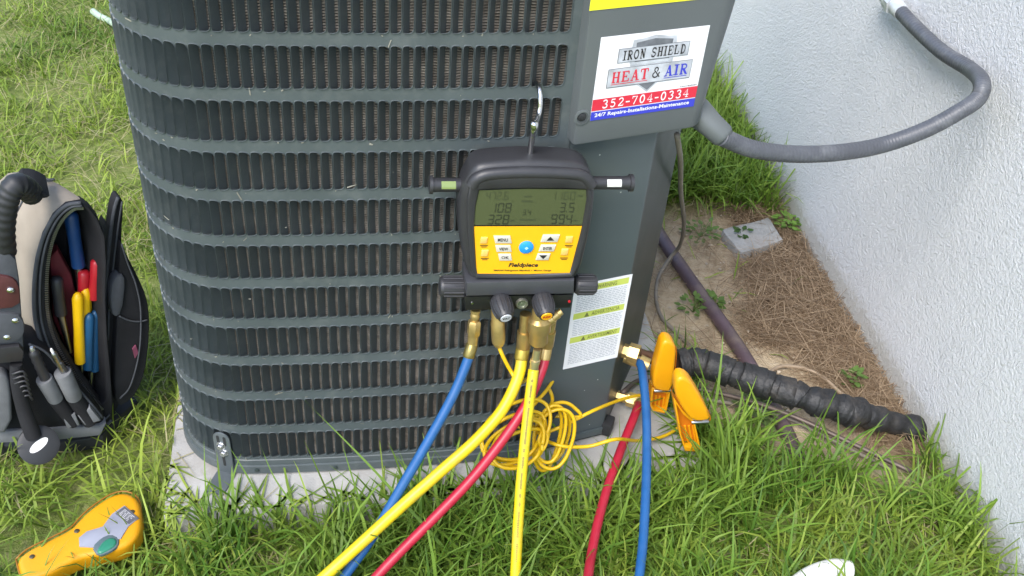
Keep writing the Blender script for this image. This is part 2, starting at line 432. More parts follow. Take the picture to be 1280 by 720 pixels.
def noise(sc, det=8, ro=.6):
    n = N.new('ShaderNodeTexNoise'); n.inputs['Scale'].default_value = sc; n.inputs['Detail'].default_value = det; n.inputs['Roughness'].default_value = ro
    L.new(tc.outputs['Object'], n.inputs['Vector']); return n
def ramp(src, stops):
    r = N.new('ShaderNodeValToRGB'); e = r.color_ramp.elements
    while len(e) < len(stops): e.new(.5)
    for k, (p, c) in zip(e, stops): k.position = p; k.color = (*c, 1)
    L.new(src, r.inputs['Fac']); return r.outputs['Color']
def mix(fac, a, b_):
    m = N.new('ShaderNodeMixRGB'); L.new(fac, m.inputs['Fac']); L.new(a, m.inputs['Color1']); L.new(b_, m.inputs['Color2']); return m.outputs['Color']
n1, n2, n3 = noise(60), noise(9), noise(260, 4)
lawn = ramp(n1.outputs['Fac'], [(.3, (.11, .15, .035)), (.55, (.20, .24, .070)), (.75, (.31, .30, .13))])
sand = ramp(n1.outputs['Fac'], [(.25, (.30, .23, .15)), (.5, (.43, .345, .235)), (.75, (.50, .42, .31))])
duff = ramp(n1.outputs['Fac'], [(.3, (.16, .11, .07)), (.6, (.30, .215, .14)), (.8, (.40, .30, .20))])
a1 = N.new('ShaderNodeAttribute'); a1.attribute_name = 'dirt'
a2 = N.new('ShaderNodeAttribute'); a2.attribute_name = 'straw'
c = mix(a1.outputs['Fac'], lawn, sand); c = mix(a2.outputs['Fac'], c, duff)
L.new(c, b.inputs['Base Color']); b.inputs['Roughness'].default_value = .95; b.inputs['Specular IOR Level'].default_value = .15
ad = N.new('ShaderNodeMath'); ad.operation = 'ADD'; L.new(n1.outputs['Fac'], ad.inputs[0]); L.new(n3.outputs['Fac'], ad.inputs[1])
bp = N.new('ShaderNodeBump'); bp.inputs['Strength'].default_value = .8; bp.inputs['Distance'].default_value = .006
L.new(ad.outputs[0], bp.inputs['Height']); L.new(bp.outputs[0], b.inputs['Normal'])
tag(link_mesh('ground', me, gm, base=(0, 0, 0), smooth=180), 'lawn soil with a bare sandy patch between unit and wall', None, None, 'structure')

# ================================================================== HOUSE WALL
wm, nt, b = new_mat('white_stucco'); N, L = nt.nodes, nt.links
tc = N.new('ShaderNodeTexCoord')
v1 = N.new('ShaderNodeTexVoronoi'); v1.feature = 'SMOOTH_F1'; v1.inputs['Scale'].default_value = 150; v1.inputs['Smoothness'].default_value = .6
nd = noise(40, 3); mxv = N.new('ShaderNodeMixRGB'); mxv.inputs['Fac'].default_value = .03
L.new(tc.outputs['Object'], mxv.inputs['Color1']); L.new(nd.outputs['Color'], mxv.inputs['Color2']); L.new(mxv.outputs[0], v1.inputs['Vector'])
n4, n5, n6 = noise(230, 6, .7), noise(3.0, 6), noise(75, 5, .65)
ma = N.new('ShaderNodeMath'); ma.operation = 'MULTIPLY_ADD'; L.new(v1.outputs['Distance'], ma.inputs[0]); ma.inputs[1].default_value = -.5; L.new(n4.outputs['Fac'], ma.inputs[2])
mb_ = N.new('ShaderNodeMath'); mb_.operation = 'ADD'; L.new(ma.outputs[0], mb_.inputs[0]); m6 = N.new('ShaderNodeMath'); m6.operation = 'MULTIPLY'; m6.inputs[1].default_value = .5; L.new(n6.outputs['Fac'], m6.inputs[0]); L.new(m6.outputs[0], mb_.inputs[1])
bp = N.new('ShaderNodeBump'); bp.inputs['Strength'].default_value = 1.0; bp.inputs['Distance'].default_value = .0065
L.new(mb_.outputs[0], bp.inputs['Height']); L.new(bp.outputs[0], b.inputs['Normal'])
wc = ramp(n5.outputs['Fac'], [(.25, (.72, .738, .755)), (.5, (.79, .803, .82)), (.75, (.83, .842, .855))])
sx = N.new('ShaderNodeSeparateXYZ'); L.new(tc.outputs['Object'], sx.inputs[0])
mz = N.new('ShaderNodeMath'); mz.operation = 'MULTIPLY_ADD'; L.new(n6.outputs['Fac'], mz.inputs[0]); mz.inputs[1].default_value = -.10; L.new(sx.outputs['Z'], mz.inputs[2])
stain = ramp(mz.outputs[0], [(.0, (.80, .78, .72)), (.01, (.92, .91, .88)), (.035, (1, 1, 1))])
mm = N.new('ShaderNodeMixRGB'); mm.blend_type = 'MULTIPLY'; mm.inputs['Fac'].default_value = 1; L.new(wc, mm.inputs['Color1']); L.new(stain, mm.inputs['Color2'])
L.new(mm.outputs[0], b.inputs['Base Color']); b.inputs['Roughness'].default_value = .8; b.inputs['Specular IOR Level'].default_value = .25
bm = BM(); Wf = frame(WALL_A, WD, Vector((0, 0, 1)), -WN)
box(bm, Wf, (0.5, 1.25, -.1), (9.0, 2.9, .2), .004)
tag(obj('house_wall', bm, wm, base=WALL_A), 'white rough stucco house wall along the right side', 'wall')

# ================================================================== CONCRETE PAD
bm = BM(); box(bm, frame(PAD0, PU, PV, Vector((0, 0, 1))), (PADW / 2, PADD / 2, 0.0), (PADW, PADD, 2 * PADZ), .006)
tag(obj('concrete_pad', bm, concrete, base=PAD0), 'pale concrete pad under the air conditioner', 'concrete slab')

# ================================================================== AIR CONDITIONER
TH, KAP, K1, RAD, S = .20204, .00331, 29.976, .13475, .016
Z0, RH, SH = .7278 + .24, .08035, .0622
ks = np.linspace(-2, 90, 1841); dk = ks[1] - ks[0]
ang = TH - KAP * (np.minimum(ks, 44) - 16) - np.clip((ks - K1) * S / RAD, 0, math.pi / 2)
dx, dy = -np.cos(ang) * S * dk, -np.sin(ang) * S * dk
px_ = np.concatenate([[0], np.cumsum((dx[1:] + dx[:-1]) / 2)]); py_ = np.concatenate([[0], np.cumsum((dy[1:] + dy[:-1]) / 2)])
i0 = np.argmin(abs(ks - 16)); px_ -= px_[i0]; py_ -= py_[i0]
def sk(k, z, d=0.0):
    """point on the louvred skin: k slots from the right edge, height z, d inwards"""
    a = np.interp(k, ks, ang)
    return (np.interp(k, ks, px_) - math.sin(a) * d, np.interp(k, ks, py_) + math.cos(a) * d, z)
KEND = 86; KL = -1.28
ac = thing('air_conditioner', 'dark grey outdoor air conditioner condenser with louvred metal guard', 'air conditioner', (0.05, .3, PADZ))
# --- louvred guard: every slot a real hole with a slanted inner blade
def slot_outline(cx, cz, w, h, r_right, r_left):
    o = []
    for (sx_, sz_, a0) in ((1, 1, 0), (-1, 1, 90), (-1, -1, 180), (1, -1, 270)):
        r = r_right if sx_ > 0 else r_left
        for q in (0, 30, 60, 90):
            a = math.radians(a0 + q); o.append((cx + sx_ * (w / 2 - r) + r * math.cos(a), cz + sz_ * (h / 2 - r) + r * math.sin(a)))
    return o
verts, fcs = [], []
for row in range(-1, 11):
    zt = Z0 - RH * row; zb_ = zt - SH; zc = (zt + zb_) / 2
    top = zt + (RH - SH) / 2 if row > -1 else zt + .05
    bot = zb_ - (RH - SH) / 2 if row < 10 else .094
    for k in range(0, KEND):
        ul, ur = k + .875, k - .125
        cx = k + .375; w = .848 * S
        ol = [(cx * -S + a, zc + b) for a, b in [(p[0], p[1]) for p in slot_outline(0, 0, w, SH, .0068, .0030)]]
        base = len(verts)
        out_ = []
        for (a, b) in ol:    # match on the cell's edge
            a0 = a + cx * S
            sx_ = 1 if a0 > 0 else -1; sz_ = 1 if b > zc else -1
            out_.append((a0, b, sx_, sz_))
        rings = []
        r0 = []
        for i, (a0, b, sx_, sz_) in enumerate(out_):
            q = i % 4
            eu = ur if sx_ > 0 else ul; ez = top if sz_ > 0 else bot
            hz = (i // 4)
            lat = (q in (0, 1)) if hz in (0, 2) else (q in (2, 3))
            if q in (0, 3):
                if lat: r0.append((eu, b))
                else: r0.append((cx - a0 / S, ez))
            else: r0.append((eu, ez) if q == 1 else (eu, ez))
        def uz(a0, b, sc, sh=0.0):
            return (cx - (a0 * (1 + sc / (w / 2)) + sh) / S, zc + (b - zc) * (1 + sc / (SH / 2)))
        for (u, z) in r0: verts.append(sk(u, z, 0))
        for (a0, b, _, _) in out_: verts.append(sk(*uz(a0, b, .0009), 0.0))
        for (a0, b, _, _) in out_: verts.append(sk(*uz(a0, b, .0004), -.0019))
        for (a0, b, _, _) in out_: verts.append(sk(*uz(a0, b, .0), -.0002))
        for (a0, b, _, _) in out_: verts.append(sk(uz(a0, b, -.0002)[0], uz(a0, b, -.0002)[1] - (.0012 if b < zc else 0), .002))
        for (a0, b, _, _) in out_: u_, z_ = uz(a0, b, -.0004, .0084); verts.append(sk(u_, z_ - (.009 if b < zc else 0), .0128))
        n = 16
        for ri in range(5):
            for i in range(n):
                j = (i + 1) % n
                q = (base + ri * n + i, base + ri * n + j, base + (ri + 1) * n + j, base + (ri + 1) * n + i)
                fcs.append(q)
# drop degenerate outer corners
fl = []
for f in fcs:
    u = []
    for i in f:
        if not any(verts[i] == verts[j] for j in u): u.append(i)
    if len(u) > 2: fl.append(u)
louver = npmesh('louver_guard', verts, fl, paint, ac)
louver.data.polygons.foreach_set('use_smooth', [True] * len(louver.data.polygons)); louver.data.set_sharp_from_angle(angle=math.radians(50))
# flange at the guard's right edge, folded inwards
bm = BM(); zs = [.094, Z0 + RH + .05]
def strip(bm, pts, zs, mi=0):
    A = [[bm.verts.new((p[0], p[1], z)) for p in pts] for z in zs]
    for i in range(len(zs) - 1):
        for j in range(len(pts) - 1): bm.faces.new((A[i][j], A[i][j + 1], A[i + 1][j + 1], A[i + 1][j])).material_index = mi
strip(bm, [sk(-.125, 0)[:2], sk(-.7, 0)[:2], sk(KL + .12, 0)[:2], sk(KL, 0, .0015)[:2], sk(KL, 0, .02)[:2]], zs)
obj('guard_flange', bm, paint, ac)
# coil: horizontal wire fins as real ridges behind the guard
zz = np.arange(.09, Z0 + RH, .0041); vz, vd = [], []
for z in zz: vz += [z, z + .0013, z + .0022, z + .0034]; vd += [.0142, .0142, .0190, .0190]
kk = np.arange(-1.2, KEND, .5)
V_ = [sk(k, z, d + .001 * math.sin(k * 7.3 + z * 90)) for z, d in zip(vz, vd) for k in kk]
n_ = len(kk)
F_ = [(i * n_ + j, i * n_ + j + 1, (i + 1) * n_ + j + 1, (i + 1) * n_ + j) for i in range(len(vz) - 1) for j in range(n_ - 1)]
coil = npmesh('coil', V_, F_, [coil_m, coil_gap], ac)
coil.data.polygons.foreach_set('material_index', [1 if (i // (n_ - 1)) % 4 == 2 else 0 for i in range(len(F_))])
# base pan with a stepped lip
bm = BM(); kp = np.arange(KL, KEND, .5)
secs = [(.0955, 0.0), (.0945, -.0016), (.083, -.0022), (.082, -.0055), (.0665, -.0065), (.0645, -.004), (.0645, .03)]
A = [[bm.verts.new(sk(k, z, d)) for k in kp] for z, d in secs]
for i in range(len(secs) - 1):
    for j in range(len(kp) - 1): bm.faces.new((A[i][j], A[i][j + 1], A[i + 1][j + 1], A[i + 1][j]))
obj('base_pan', bm, paint, ac)
for k in (10.5, 21, 29.5):
    bm = BM(); c_ = Vector(sk(k, .0745, -.0055)); a = np.interp(k, ks, ang)
    n = Vector((math.sin(a), -math.cos(a), 0)); lathe(bm, c_, c_ + n * .003, [(0, .0045), (.7, .0045), (1, .003)], 6); obj('screw', bm, paint_shaded, ac)
# --- service panel (right front), side panel, and the closed back of the cabinet
g0 = Vector(sk(KL, 0, .003)); HP = math.radians(25)
pan = Plane(g0, HP); PWID = .1457
e0 = pan.pt(PWID, 0); HS = math.radians(72.5)
side = Plane(e0, HS); SWID = .245
s1 = side.pt(SWID, 0)
ZT = Z0 + RH + .05
bm = BM()
strip(bm, [pan.pt(-.002, 0, -.014)[:2], pan.pt(-.002, 0, -.001)[:2], pan.pt(.0005, 0, .0)[:2], pan.pt(PWID - .003, 0)[:2], (e0 + (side.u - pan.u) * .0009)[:2], side.pt(.003, 0)[:2]], [.069, .3, .6, ZT])
obj('service_panel', bm, paint_panel, ac)
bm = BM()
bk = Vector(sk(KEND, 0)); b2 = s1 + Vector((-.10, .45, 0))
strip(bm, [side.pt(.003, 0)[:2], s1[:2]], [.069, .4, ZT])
obj('side_panel', bm, paint_shaded, ac)
bm = BM(); strip(bm, [s1[:2], b2[:2], bk[:2]], [.066, ZT]); obj('rear_panel', bm, paint, ac)
bm = BM()
out2 = [sk(k, 0)[:2] for k in np.arange(KL, KEND + .1, 1)]
poly = [(x, y, ZT) for x, y in [e0[:2], tuple(g0[:2])] + out2 + [bk[:2], b2[:2], s1[:2]]]
prism(bm, [Vector(p) for p in poly], (0, 0, .03), 0); obj('top_cover', bm, paint, ac)
bm = BM(); poly = [(p[0], p[1], .0645) for p in poly]; f = bm.faces.new([bm.verts.new(p) for p in poly]); obj('base_plate', bm, paint_shaded, ac)
# bottom seam of the panel and black foot
bm = BM(); box(bm, pan.F(), (PWID / 2, .0785, .0016), (PWID - .004, .017, .004), .0012); obj('panel_foot_rail', bm, paint_panel, ac)
bm = BM(); box(bm, frame(e0, side.u, Vector((0, 0, 1)), side.w), (.012, .0805, .006), (.030, .030, .02), .004); obj('foot', bm, blk_rub, ac)
bm = BM(); c_ = pan.at(716, 201); lathe(bm, c_, c_ + pan.w * .004, [(0, .006), (.6, .006), (1, .0045)], 6); lathe(bm, c_ + pan.w * .002, c_ + pan.w * .0055, [(0, .0032), (1, .003)], 6); obj('screw', bm, blk_rub, ac)
# --- electrical cover box, proud of the panel
BW = .024
bxp = Plane(pan.pt(0, 0, BW), HP)
u0, _ = bxp.uv(720.5, 150); _, vb = bxp.uv(760, 176)
u1, _ = bxp.uv(889, 130)
ub = u1 - u0
bm = BM()
R_ = .030
prof = [(u0, -BW + .001), (u0, -.004), (u0 + .0012, -.0012), (u0 + .004, 0)]
prof += [(u0 + ub * t, 0) for t in (.3, .6)]
prof += [(u1 - R_ + R_ * math.sin(math.radians(a)), -R_ + R_ * math.cos(math.radians(a))) for a in (0, 10, 20, 32, 45, 58, 70, 82, 90)]
prof += [(u1 + .0005, -R_ - .05), (u1 + .001, -R_ - .12), (PWID - .01, -R_ - .125)]
ZB = bxp.pt(0, vb).z
rows_ = [(ZB, .0025, 0), (ZB + .0012, .0008, 0), (ZB + .004, 0, 0), (ZB + .05, 0, .003), (ZB + .1, 0, .008), (ZB + .15, 0, .014), (ZB + .2, 0, .019), (ZT - .01, 0, .024)]
A = []
um = (u0 + u1) / 2
for z, ins, fl_r in rows_:
    A.append([bm.verts.new(pan.P + pan.u * (u + (ins if u < um else fl_r * min(1, (u - um) / (u1 - um)) - ins)) + pan.w * (BW + w - ins) + Vector((0, 0, z))) for u, w in prof])
for i in range(len(A) - 1):
    for j in range(len(prof) - 1): bm.faces.new((A[i][j], A[i][j + 1], A[i + 1][j + 1], A[i + 1][j]))
bm.faces.new(A[0]); bm.faces.new(A[-1])
cover = obj('electrical_cover', bm, plastic_box, ac, smooth=35)
# screw in its round recess
cs = bxp.at(727.5, 146.5)
bm = BM(); lathe(bm, cs - pan.w * .0, cs + pan.w * .0022, [(0, .0125), (.6, .0125), (1, .0095), (1, .0088)], 24, cap=False); obj('screw_boss', bm, plastic_box, cover)
bm = BM(); lathe(bm, cs - pan.w * .002, cs + pan.w * .0015, [(0, .0066), (.7, .0066), (1, .005)], 20)
sc = obj('screw', bm, blk_rub, cover)
# --- stickers
def sticker_plane(pl, c_ul, c_ur, c_lr, c_ll, lift):
    P = [pl.at(*c) for c in (c_ul, c_ur, c_lr, c_ll)]
    u = [pl.u.dot(p - pl.P) for p in P]; v = [(p - pl.P).z for p in P]
    ul, ur = (u[0] + u[3]) / 2, (u[1] + u[2]) / 2; vt, vb2 = (v[0] + v[1]) / 2, (v[2] + v[3]) / 2
    O = pl.pt(ul, vb2, lift); return O, pl.u * (ur - ul), pl.v * (vt - vb2), pl.w
def plate(bm, O, X, Y, N, x0, y0, x1, y1, lift, mi=0):
    quad(bm, [O + X * x + Y * y + N * lift for x, y in ((x0, y0), (x1, y0), (x1, y1), (x0, y1))], mi)
O, X, Y, Nn = sticker_plane(bxp, (752, 45), (887, 33), (866, 134), (737, 149), .0008)
bm = BM(); prism(bm, [O, O + X, O + X + Y, O + Y], -Nn * .0006); stk = obj('company_sticker', bm, white_m, ac)
bm = BM(); plate(bm, O, X, Y, Nn, 0, .118, 1, .262, .0003); obj('red_band', bm, st_red, stk)
bm = BM(); plate(bm, O, X, Y, Nn, 0, 0, 1, .108, .0003); obj('blue_band', bm, st_blue, stk)
def SB(x0, y0, x1, y1, lift): return (O + X * x0 + Y * y0, X * (x1 - x0), Y * (y1 - y0), Nn * lift)
text_obj('phone_number', [(slab_into, ('352-704-0334', *SB(.09, .140, .925, .245, .0005)), dict(gap=.22))], white_m, stk)
text_obj('service_line', [(text_into, ('24/7 Repairs-Installations-Maintenance', *SB(.035, .026, .945, .088, .0005)), dict(bold=.022))], white_m, stk)
text_obj('small_print', [(text_into, ('CAC1820284', *SB(.82, .275, .985, .292, .0005)), dict(bold=.01))], ink, stk)
# shield emblem
bm = BM()
def PL(pts, lift, mi=0): quad(bm, [O + X * x + Y * y + Nn * lift for x, y in pts], mi)
PL([(.30, .93), (.38, .935), (.50, .965), (.62, .935), (.70, .93), (.705, .86), (.70, .62), (.30, .62), (.295, .86)], .0004)
PL([(.33, .895), (.5, .925), (.67, .895), (.66, .64), (.34, .64)], .0005, 1)
PL([(.375, .40), (.5, .275), (.60, .40)], .0004); PL([(.40, .395), (.5, .30), (.578, .395)], .0005, 1)
PL([(.29, .665), (.68, .665), (.66, .63), (.31, .63)], .0006)
obj('shield', bm, [silver, silver_dk], stk, smooth=None)
bm = BM()
PL([(.175, .675), (.835, .675), (.835, .845), (.175, .845)], .0008, 1); PL([(.18, .682), (.83, .682), (.83, .84), (.18, .84)], .0010)
PL([(.105, .385), (.895, .385), (.895, .615), (.105, .615)], .0008, 1); PL([(.11, .395), (.89, .395), (.89, .61), (.11, .61)], .0010)
obj('name_plate', bm, [silver, silver_dk], stk, smooth=None)
text_obj('shield_lettering', [(slab_into, ('IRON SHIELD', *SB(.22, .705, .80, .818, .0012)), dict(gap=.2))], ink, stk)
text_obj('heat_lettering', [(slab_into, ('HEAT', *SB(.145, .445, .485, .575, .0012)), dict(gap=.14)), (plate, (O, X, Y, Nn, .145, .42, .485, .428, .0012), {})], st_red, stk)
text_obj('ampersand', [(slab_into, ('&', *SB(.52, .445, .60, .575, .0012)), {})], ink, stk)
text_obj('air_lettering', [(slab_into, ('AIR', *SB(.64, .445, .86, .575, .0012)), dict(gap=.14)), (plate, (O, X, Y, Nn, .64, .42, .86, .428, .0012), {})], st_blue, stk)
O2, X2, Y2, N2 = sticker_plane(bxp, (744, -90), (890, -102), (880, 0), (742, 11), .0008)
bm = BM(); prism(bm, [O2, O2 + X2, O2 + X2 + Y2, O2 + Y2], -N2 * .0006); obj('yellow_label', bm, st_yel, ac)
# warning label
O, X, Y, Nn = sticker_plane(pan, (718, 355.5), (788, 344), (773, 447), (704, 460), .0010)
bm = BM(); prism(bm, [O, O + X, O + X + Y, O + Y], -Nn * .0007); wl = obj('warning_label', bm, white_m, ac)
olive = M('olive_ink', (.16, .18, .05), .6)
for y, wd_, xa, xw in ((.905, 'WARNING', .40, .34), (.60, 'ADVERTENCIA', .37, .50), (.315, 'AVERTISSEMENT', .36, .54)):
    bm = BM(); plate(bm, O, X, Y, Nn, .05, y, .95, y + .07, .0003); obj('lime_header', bm, lbl_green, wl)
    bm = BM(); quad(bm, [O + X * a + Y * b + Nn * .0006 for a, b in ((.24, y + .008), (.33, y + .008), (.285, y + .062))])
    text_into(bm, wd_, O + X * xa + Y * (y + .013), X * xw, Y * .045, Nn * .0006, bold=.01)
    obj('header_lettering', bm, olive, wl, smooth=None)
bm = BM()
for top_, bot_ in ((.885, .69), (.58, .40), (.295, .05)):
    y = top_
    while y > bot_:
        x = .07
        while x < .92:
            w = random.uniform(.03, .11); plate(bm, O, X, Y, Nn, x, y - .008, min(x + w, .94), y, .0004); x += w + .015
        y -= .021
tag(obj('fine_print', bm, lbl_grey, wl, smooth=None), kind='stuff')
# pale flecks and bits of dry stem caught on the guard
bm = BM()
for _ in range(80):
    k, r_ = random.uniform(0, 36), random.randint(0, 10); z = Z0 - RH * r_ - SH - random.choice((.002, .004, random.uniform(.002, .016), -random.uniform(.001, .05)))
    s_ = random.uniform(.0007, .0020); p = Vector(sk(k, z, -.0012)); a = random.uniform(0, 3.14); l_ = s_ * random.choice((1, 1, 1.4, 4))
    tu = Vector((math.cos(TH), math.sin(TH), 0)); e1 = tu * math.cos(a) + Vector((0, 0, 1)) * math.sin(a); e2 = tu * -math.sin(a) + Vector((0, 0, 1)) * math.cos(a)
    quad(bm, [p - e1 * l_ - e2 * s_ * .5, p + e1 * l_ - e2 * s_ * .4, p + e1 * l_ * .8 + e2 * s_ * .5, p - e1 * l_ * .9 + e2 * s_ * .6])
tag(obj('debris', bm, M('pale_debris', (.24, .23, .19), .8, var=.4), ac, smooth=None), kind='stuff')

# --- hold-down bracket with two hex bolts at the left front corner
kb = 32.8; hb = float(np.interp(kb, ks, ang)); br = Plane(Vector(sk(kb, 0, -.0075)), hb)
uc, vb_ = br.uv(258, 610); PB = br.pt(0, 0)
bm = BM()
bw = .0155
ol = [(-bw, PADZ + .001), (bw, PADZ + .001), (bw, .150)] + [(bw * math.cos(math.radians(a)), .150 + bw * math.sin(math.radians(a))) for a in (25, 50, 75, 90, 105, 130, 155)] + [(-bw, .150)]
prism(bm, [br.pt(u, v, .0012) for u, v in ol], -br.w * .0024, .0005)
for v0, v1_, cx in ((.085, .105, 0), (.138, .155, -.006), (.138, .155, .006)):
    pts = [(cx + .0028 * math.cos(a), (v1_ if math.sin(a) > 0 else v0) + .0028 * math.sin(a)) for a in [2 * math.pi * i / 12 for i in range(12)]]
    quad(bm, [br.pt(u, v, .0016) for u, v in pts], 1)
box(bm, br.F(), (0, PADZ + .0022, .024), (.034, .003, .048), .001)
holddown = obj('hold_down_bracket', bm, [M('bracket_grey', (.13, .15, .16), .45, .4), dark_inside], ac)
for v in (.118, .134):
    bm = BM(); c_ = br.pt(-.002 + .004 * (v < .12), v, .001)
    lathe(bm, c_, c_ + br.w * .007, [(0, .0065), (.7, .0065), (1, .005)], 6); lathe(bm, c_, c_ + br.w * .0012, [(0, .0085), (1, .0082)], 16)
    obj('bolt', bm, zinc, holddown)
# --- brass service valves on the side panel
va = side.at(779, 438); vb3 = G(777, 496, .088)
vz1, vz2 = V(798, 449, va, HP), V(800, 500, vb3, HP)
bm = BM()
lathe(bm, va - side.w * .01, va + side.w * .03, [(0, .014), (.5, .014), (.5, .0185), (1, .0185)], 6)
lathe(bm, va + side.w * .005 + Vector((0, 0, -.012)), va + side.w * .052 + Vector((0, 0, -.018)), [(0, .0125), (.45, .0125), (.45, .010), (.6, .010), (.6, .0145), (1, .0135)], 16)
suction = obj('suction_valve', bm, brass, ac)
bm = BM()
lathe(bm, vb3 - side.w * .01, vb3 + side.w * .045, [(0, .010), (.4, .010), (.4, .0145), (.85, .0145), (1, .010)], 6)
obj('liquid_valve', bm, brass, ac)

# ================================================================== MANIFOLD GAUGE
GH = math.radians(12.5)
gp = Plane((.140, -.041, 0), GH)
top_hook = V(672, 106, Vector(sk(6, 0)), TH)
GB = gp.at(652, 388)
mg = thing('manifold_gauge', 'black and yellow digital manifold gauge hooked onto the louvred guard', 'manifold gauge', GB)
def gpoly3(pts, w=0.0): return gp.poly(pts, w)
body_px = [(586, 222), (594, 210), (610, 206), (660, 203), (715, 205), (733, 210), (742, 222), (745, 245), (741, 280), (733, 315), (726, 342), (716, 353), (594, 353), (584, 345), (578, 318), (574, 285), (574, 255), (579, 236)]
bm = BM(); prism(bm, smooth_poly(gpoly3(body_px, 0), 1), -gp.w * .052, .012, 4, back_bev=True); gbody = obj('body', bm, blk_soft, mg, smooth=60)
# raised bezel round the faceplate
out_px = [(588, 231), (608, 223), (660, 220), (715, 222), (737, 229), (740, 252), (734, 290), (724, 332), (716, 347), (655, 349), (594, 348), (588, 335), (585, 290), (584, 255)]
in_px = [(599, 238), (615, 236.5), (660, 236), (705, 236), (733, 237), (733.5, 250), (727.5, 285), (717, 325), (712.5, 342), (655, 343.5), (597, 343), (595.5, 335), (592.5, 290), (594.5, 258)]
bm = BM(); ring_strip(bm, gpoly3(out_px, .0075), gpoly3(in_px, .005), -gp.w * .012, 0, .0022); obj('bezel', bm, blk_soft, gbody, smooth=60)
# hood roll over the top
bm = BM(); tube(bm, gpoly3([(590, 232), (598, 222), (616, 217), (660, 215), (708, 216.5), (728, 220), (739, 232)], -.001), .0095, 12); obj('hood', bm, blk_soft, gbody, smooth=60)
bm = BM(); quad(bm, gpoly3([(599, 238), (660, 236), (733, 237), (733.5, 250), (727.8, 281), (592.5, 281.5), (594.5, 258)], .0028)); lcd = obj('display', bm, lcd_m, mg, smooth=None)
bm = BM(); quad(bm, gpoly3([(592.6, 283), (727.4, 282.5), (717, 325), (712.5, 342), (655, 343.5), (597, 343), (595.5, 335)], .0030)); fp = obj('faceplate', bm, plate_yel, mg, smooth=None)
# seven segment figures on the display
SEG = {'0': 'abcdef', '1': 'bc', '2': 'abged', '3': 'abgcd', '4': 'fgbc', '5': 'afgcd', '6': 'afgedc', '7': 'abc', '8': 'abcdefg', '9': 'abcdfg', '.': 'p'}
def seg7(bm, s, x0, y0, x1, y1, w):
    n = sum(.35 if c == '.' else 1 for c in s); cw = (x1 - x0) / n; x = x0; hh = (y1 - y0); t = .13
    sl = -.16 * hh
    def Q(a, b, c_, d_): # fractions
        P = []
        for fx, fy in ((a, b), (c_, b), (c_, d_), (a, d_)): P.append(gp.at(x + fx * cw * .80 - sl * (1 - fy) * 1.0, y0 + fy * hh, w))
        quad(bm, P)
    th_ = .17
    for c in s:
        if c == '.':
            Q(-.05, .88, .12, 1.0); x += .35 * cw; continue
        for g in SEG[c]:
            {'a': lambda: Q(.12, 0, .88, .11), 'g': lambda: Q(.14, .45, .86, .55), 'd': lambda: Q(.12, .89, .88, 1),
             'f': lambda: Q(0, .05, th_, .46), 'b': lambda: Q(1 - th_, .05, 1, .46), 'e': lambda: Q(0, .54, th_, .95), 'c': lambda: Q(1 - th_, .54, 1, .95)}[g]()
        x += cw
for fig in (('108', 612, 254, 640, 266), ('328', 609, 268.5, 637, 280.5), ('3.5', 699, 253.5, 719, 265.5), ('994', 688, 268, 716, 280), ('3.4', 653, 262, 664, 269)):
    bm = BM(); seg7(bm, *fig, .0032); obj('figure', bm, lcd_ink, lcd, smooth=None)
bm = BM(); seg7(bm, '472.6', 607, 240, 636, 250, .0032); seg7(bm, '1160', 688, 240, 720, 250, .0032)
for (x, y, w_) in ((637, 276, 6), (716, 276, 6), (652, 252, 14), (655, 246, 10), (650, 275, 20), (722, 245, 6)):
    quad(bm, [gp.at(a, b_, .0032) for a, b_ in ((x, y - 1), (x + w_, y - 1), (x + w_, y + .6), (x, y + .6))])
tag(obj('faint_figures', bm, M('lcd_faint_ink', (.046, .056, .027), .4), lcd, smooth=None), kind='stuff')
# keys
def key(name, cx, cy, w, h, sl, m, txt=None, arrow=0):
    bm = BM(); pts = [(cx - w / 2 + sl, cy - h / 2), (cx + w / 2 + sl, cy - h / 2), (cx + w / 2 - sl, cy + h / 2), (cx - w / 2 - sl, cy + h / 2)]
    prism(bm, gpoly3(pts, .0052), -gp.w * .003, .0008); k = obj(name, bm, m, mg)
    bm = BM()
    if txt:
        p0 = gp.at(cx - w * .30, cy + h * .24, .0056); p1 = gp.at(cx + w * .30, cy + h * .24, .0056); p2 = gp.at(cx - w * .30, cy - h * .22, .0056)
        text_into(bm, txt, p0, p1 - p0, p2 - p0, (0, 0, 0), bold=.02); obj('key_lettering', bm, ink, k, smooth=None)
    elif arrow:
        quad(bm, gpoly3([(cx - 5, cy + 2.4 * arrow), (cx + 5, cy + 2.4 * arrow), (cx, cy - 2.6 * arrow)], .0056)); obj('arrow', bm, ink, k, smooth=None)
    else: bm.free()
key('button', 628.5, 300, 21, 9, -1, btn_m, 'MENU'); key('button', 629.5, 311.3, 19, 8, -.8, btn_m, 'VIEW'); key('button', 631.5, 322, 16, 8, -.8, btn_m, 'OK')
key('button', 688, 298.5, 21, 9, 1.6, btn_m, None, 1); key('button', 684.5, 310.6, 19, 8, 1.4, btn_m, 'ENTER'); key('button', 679, 321.5, 16, 8, 1.4, btn_m, None, -1)
for cx, cy in ((605, 301), (606, 317), (711.5, 300), (706, 315.5)):
    key('small_button', cx, cy, 8.5, 7.5, .6, btn_org)
c_ = gp.at(657.5, 308, .002); bm = BM(); lathe(bm, c_, c_ + gp.w * .0045, [(0, .0108), (.7, .0108), (1, .009)], 24); pb = obj('power_button', bm, btn_blue, mg)
bm = BM(); c2 = c_ + gp.w * .0048; quad(bm, [c2 + gp.u * a + gp.v * b_ for a, b_ in ((0, .003), (.003, 0), (0, -.003), (-.003, 0))]); obj('power_mark', bm, M('pale_blue_ink', (.35, .65, .9), .4), pb, smooth=None)
bm = BM()
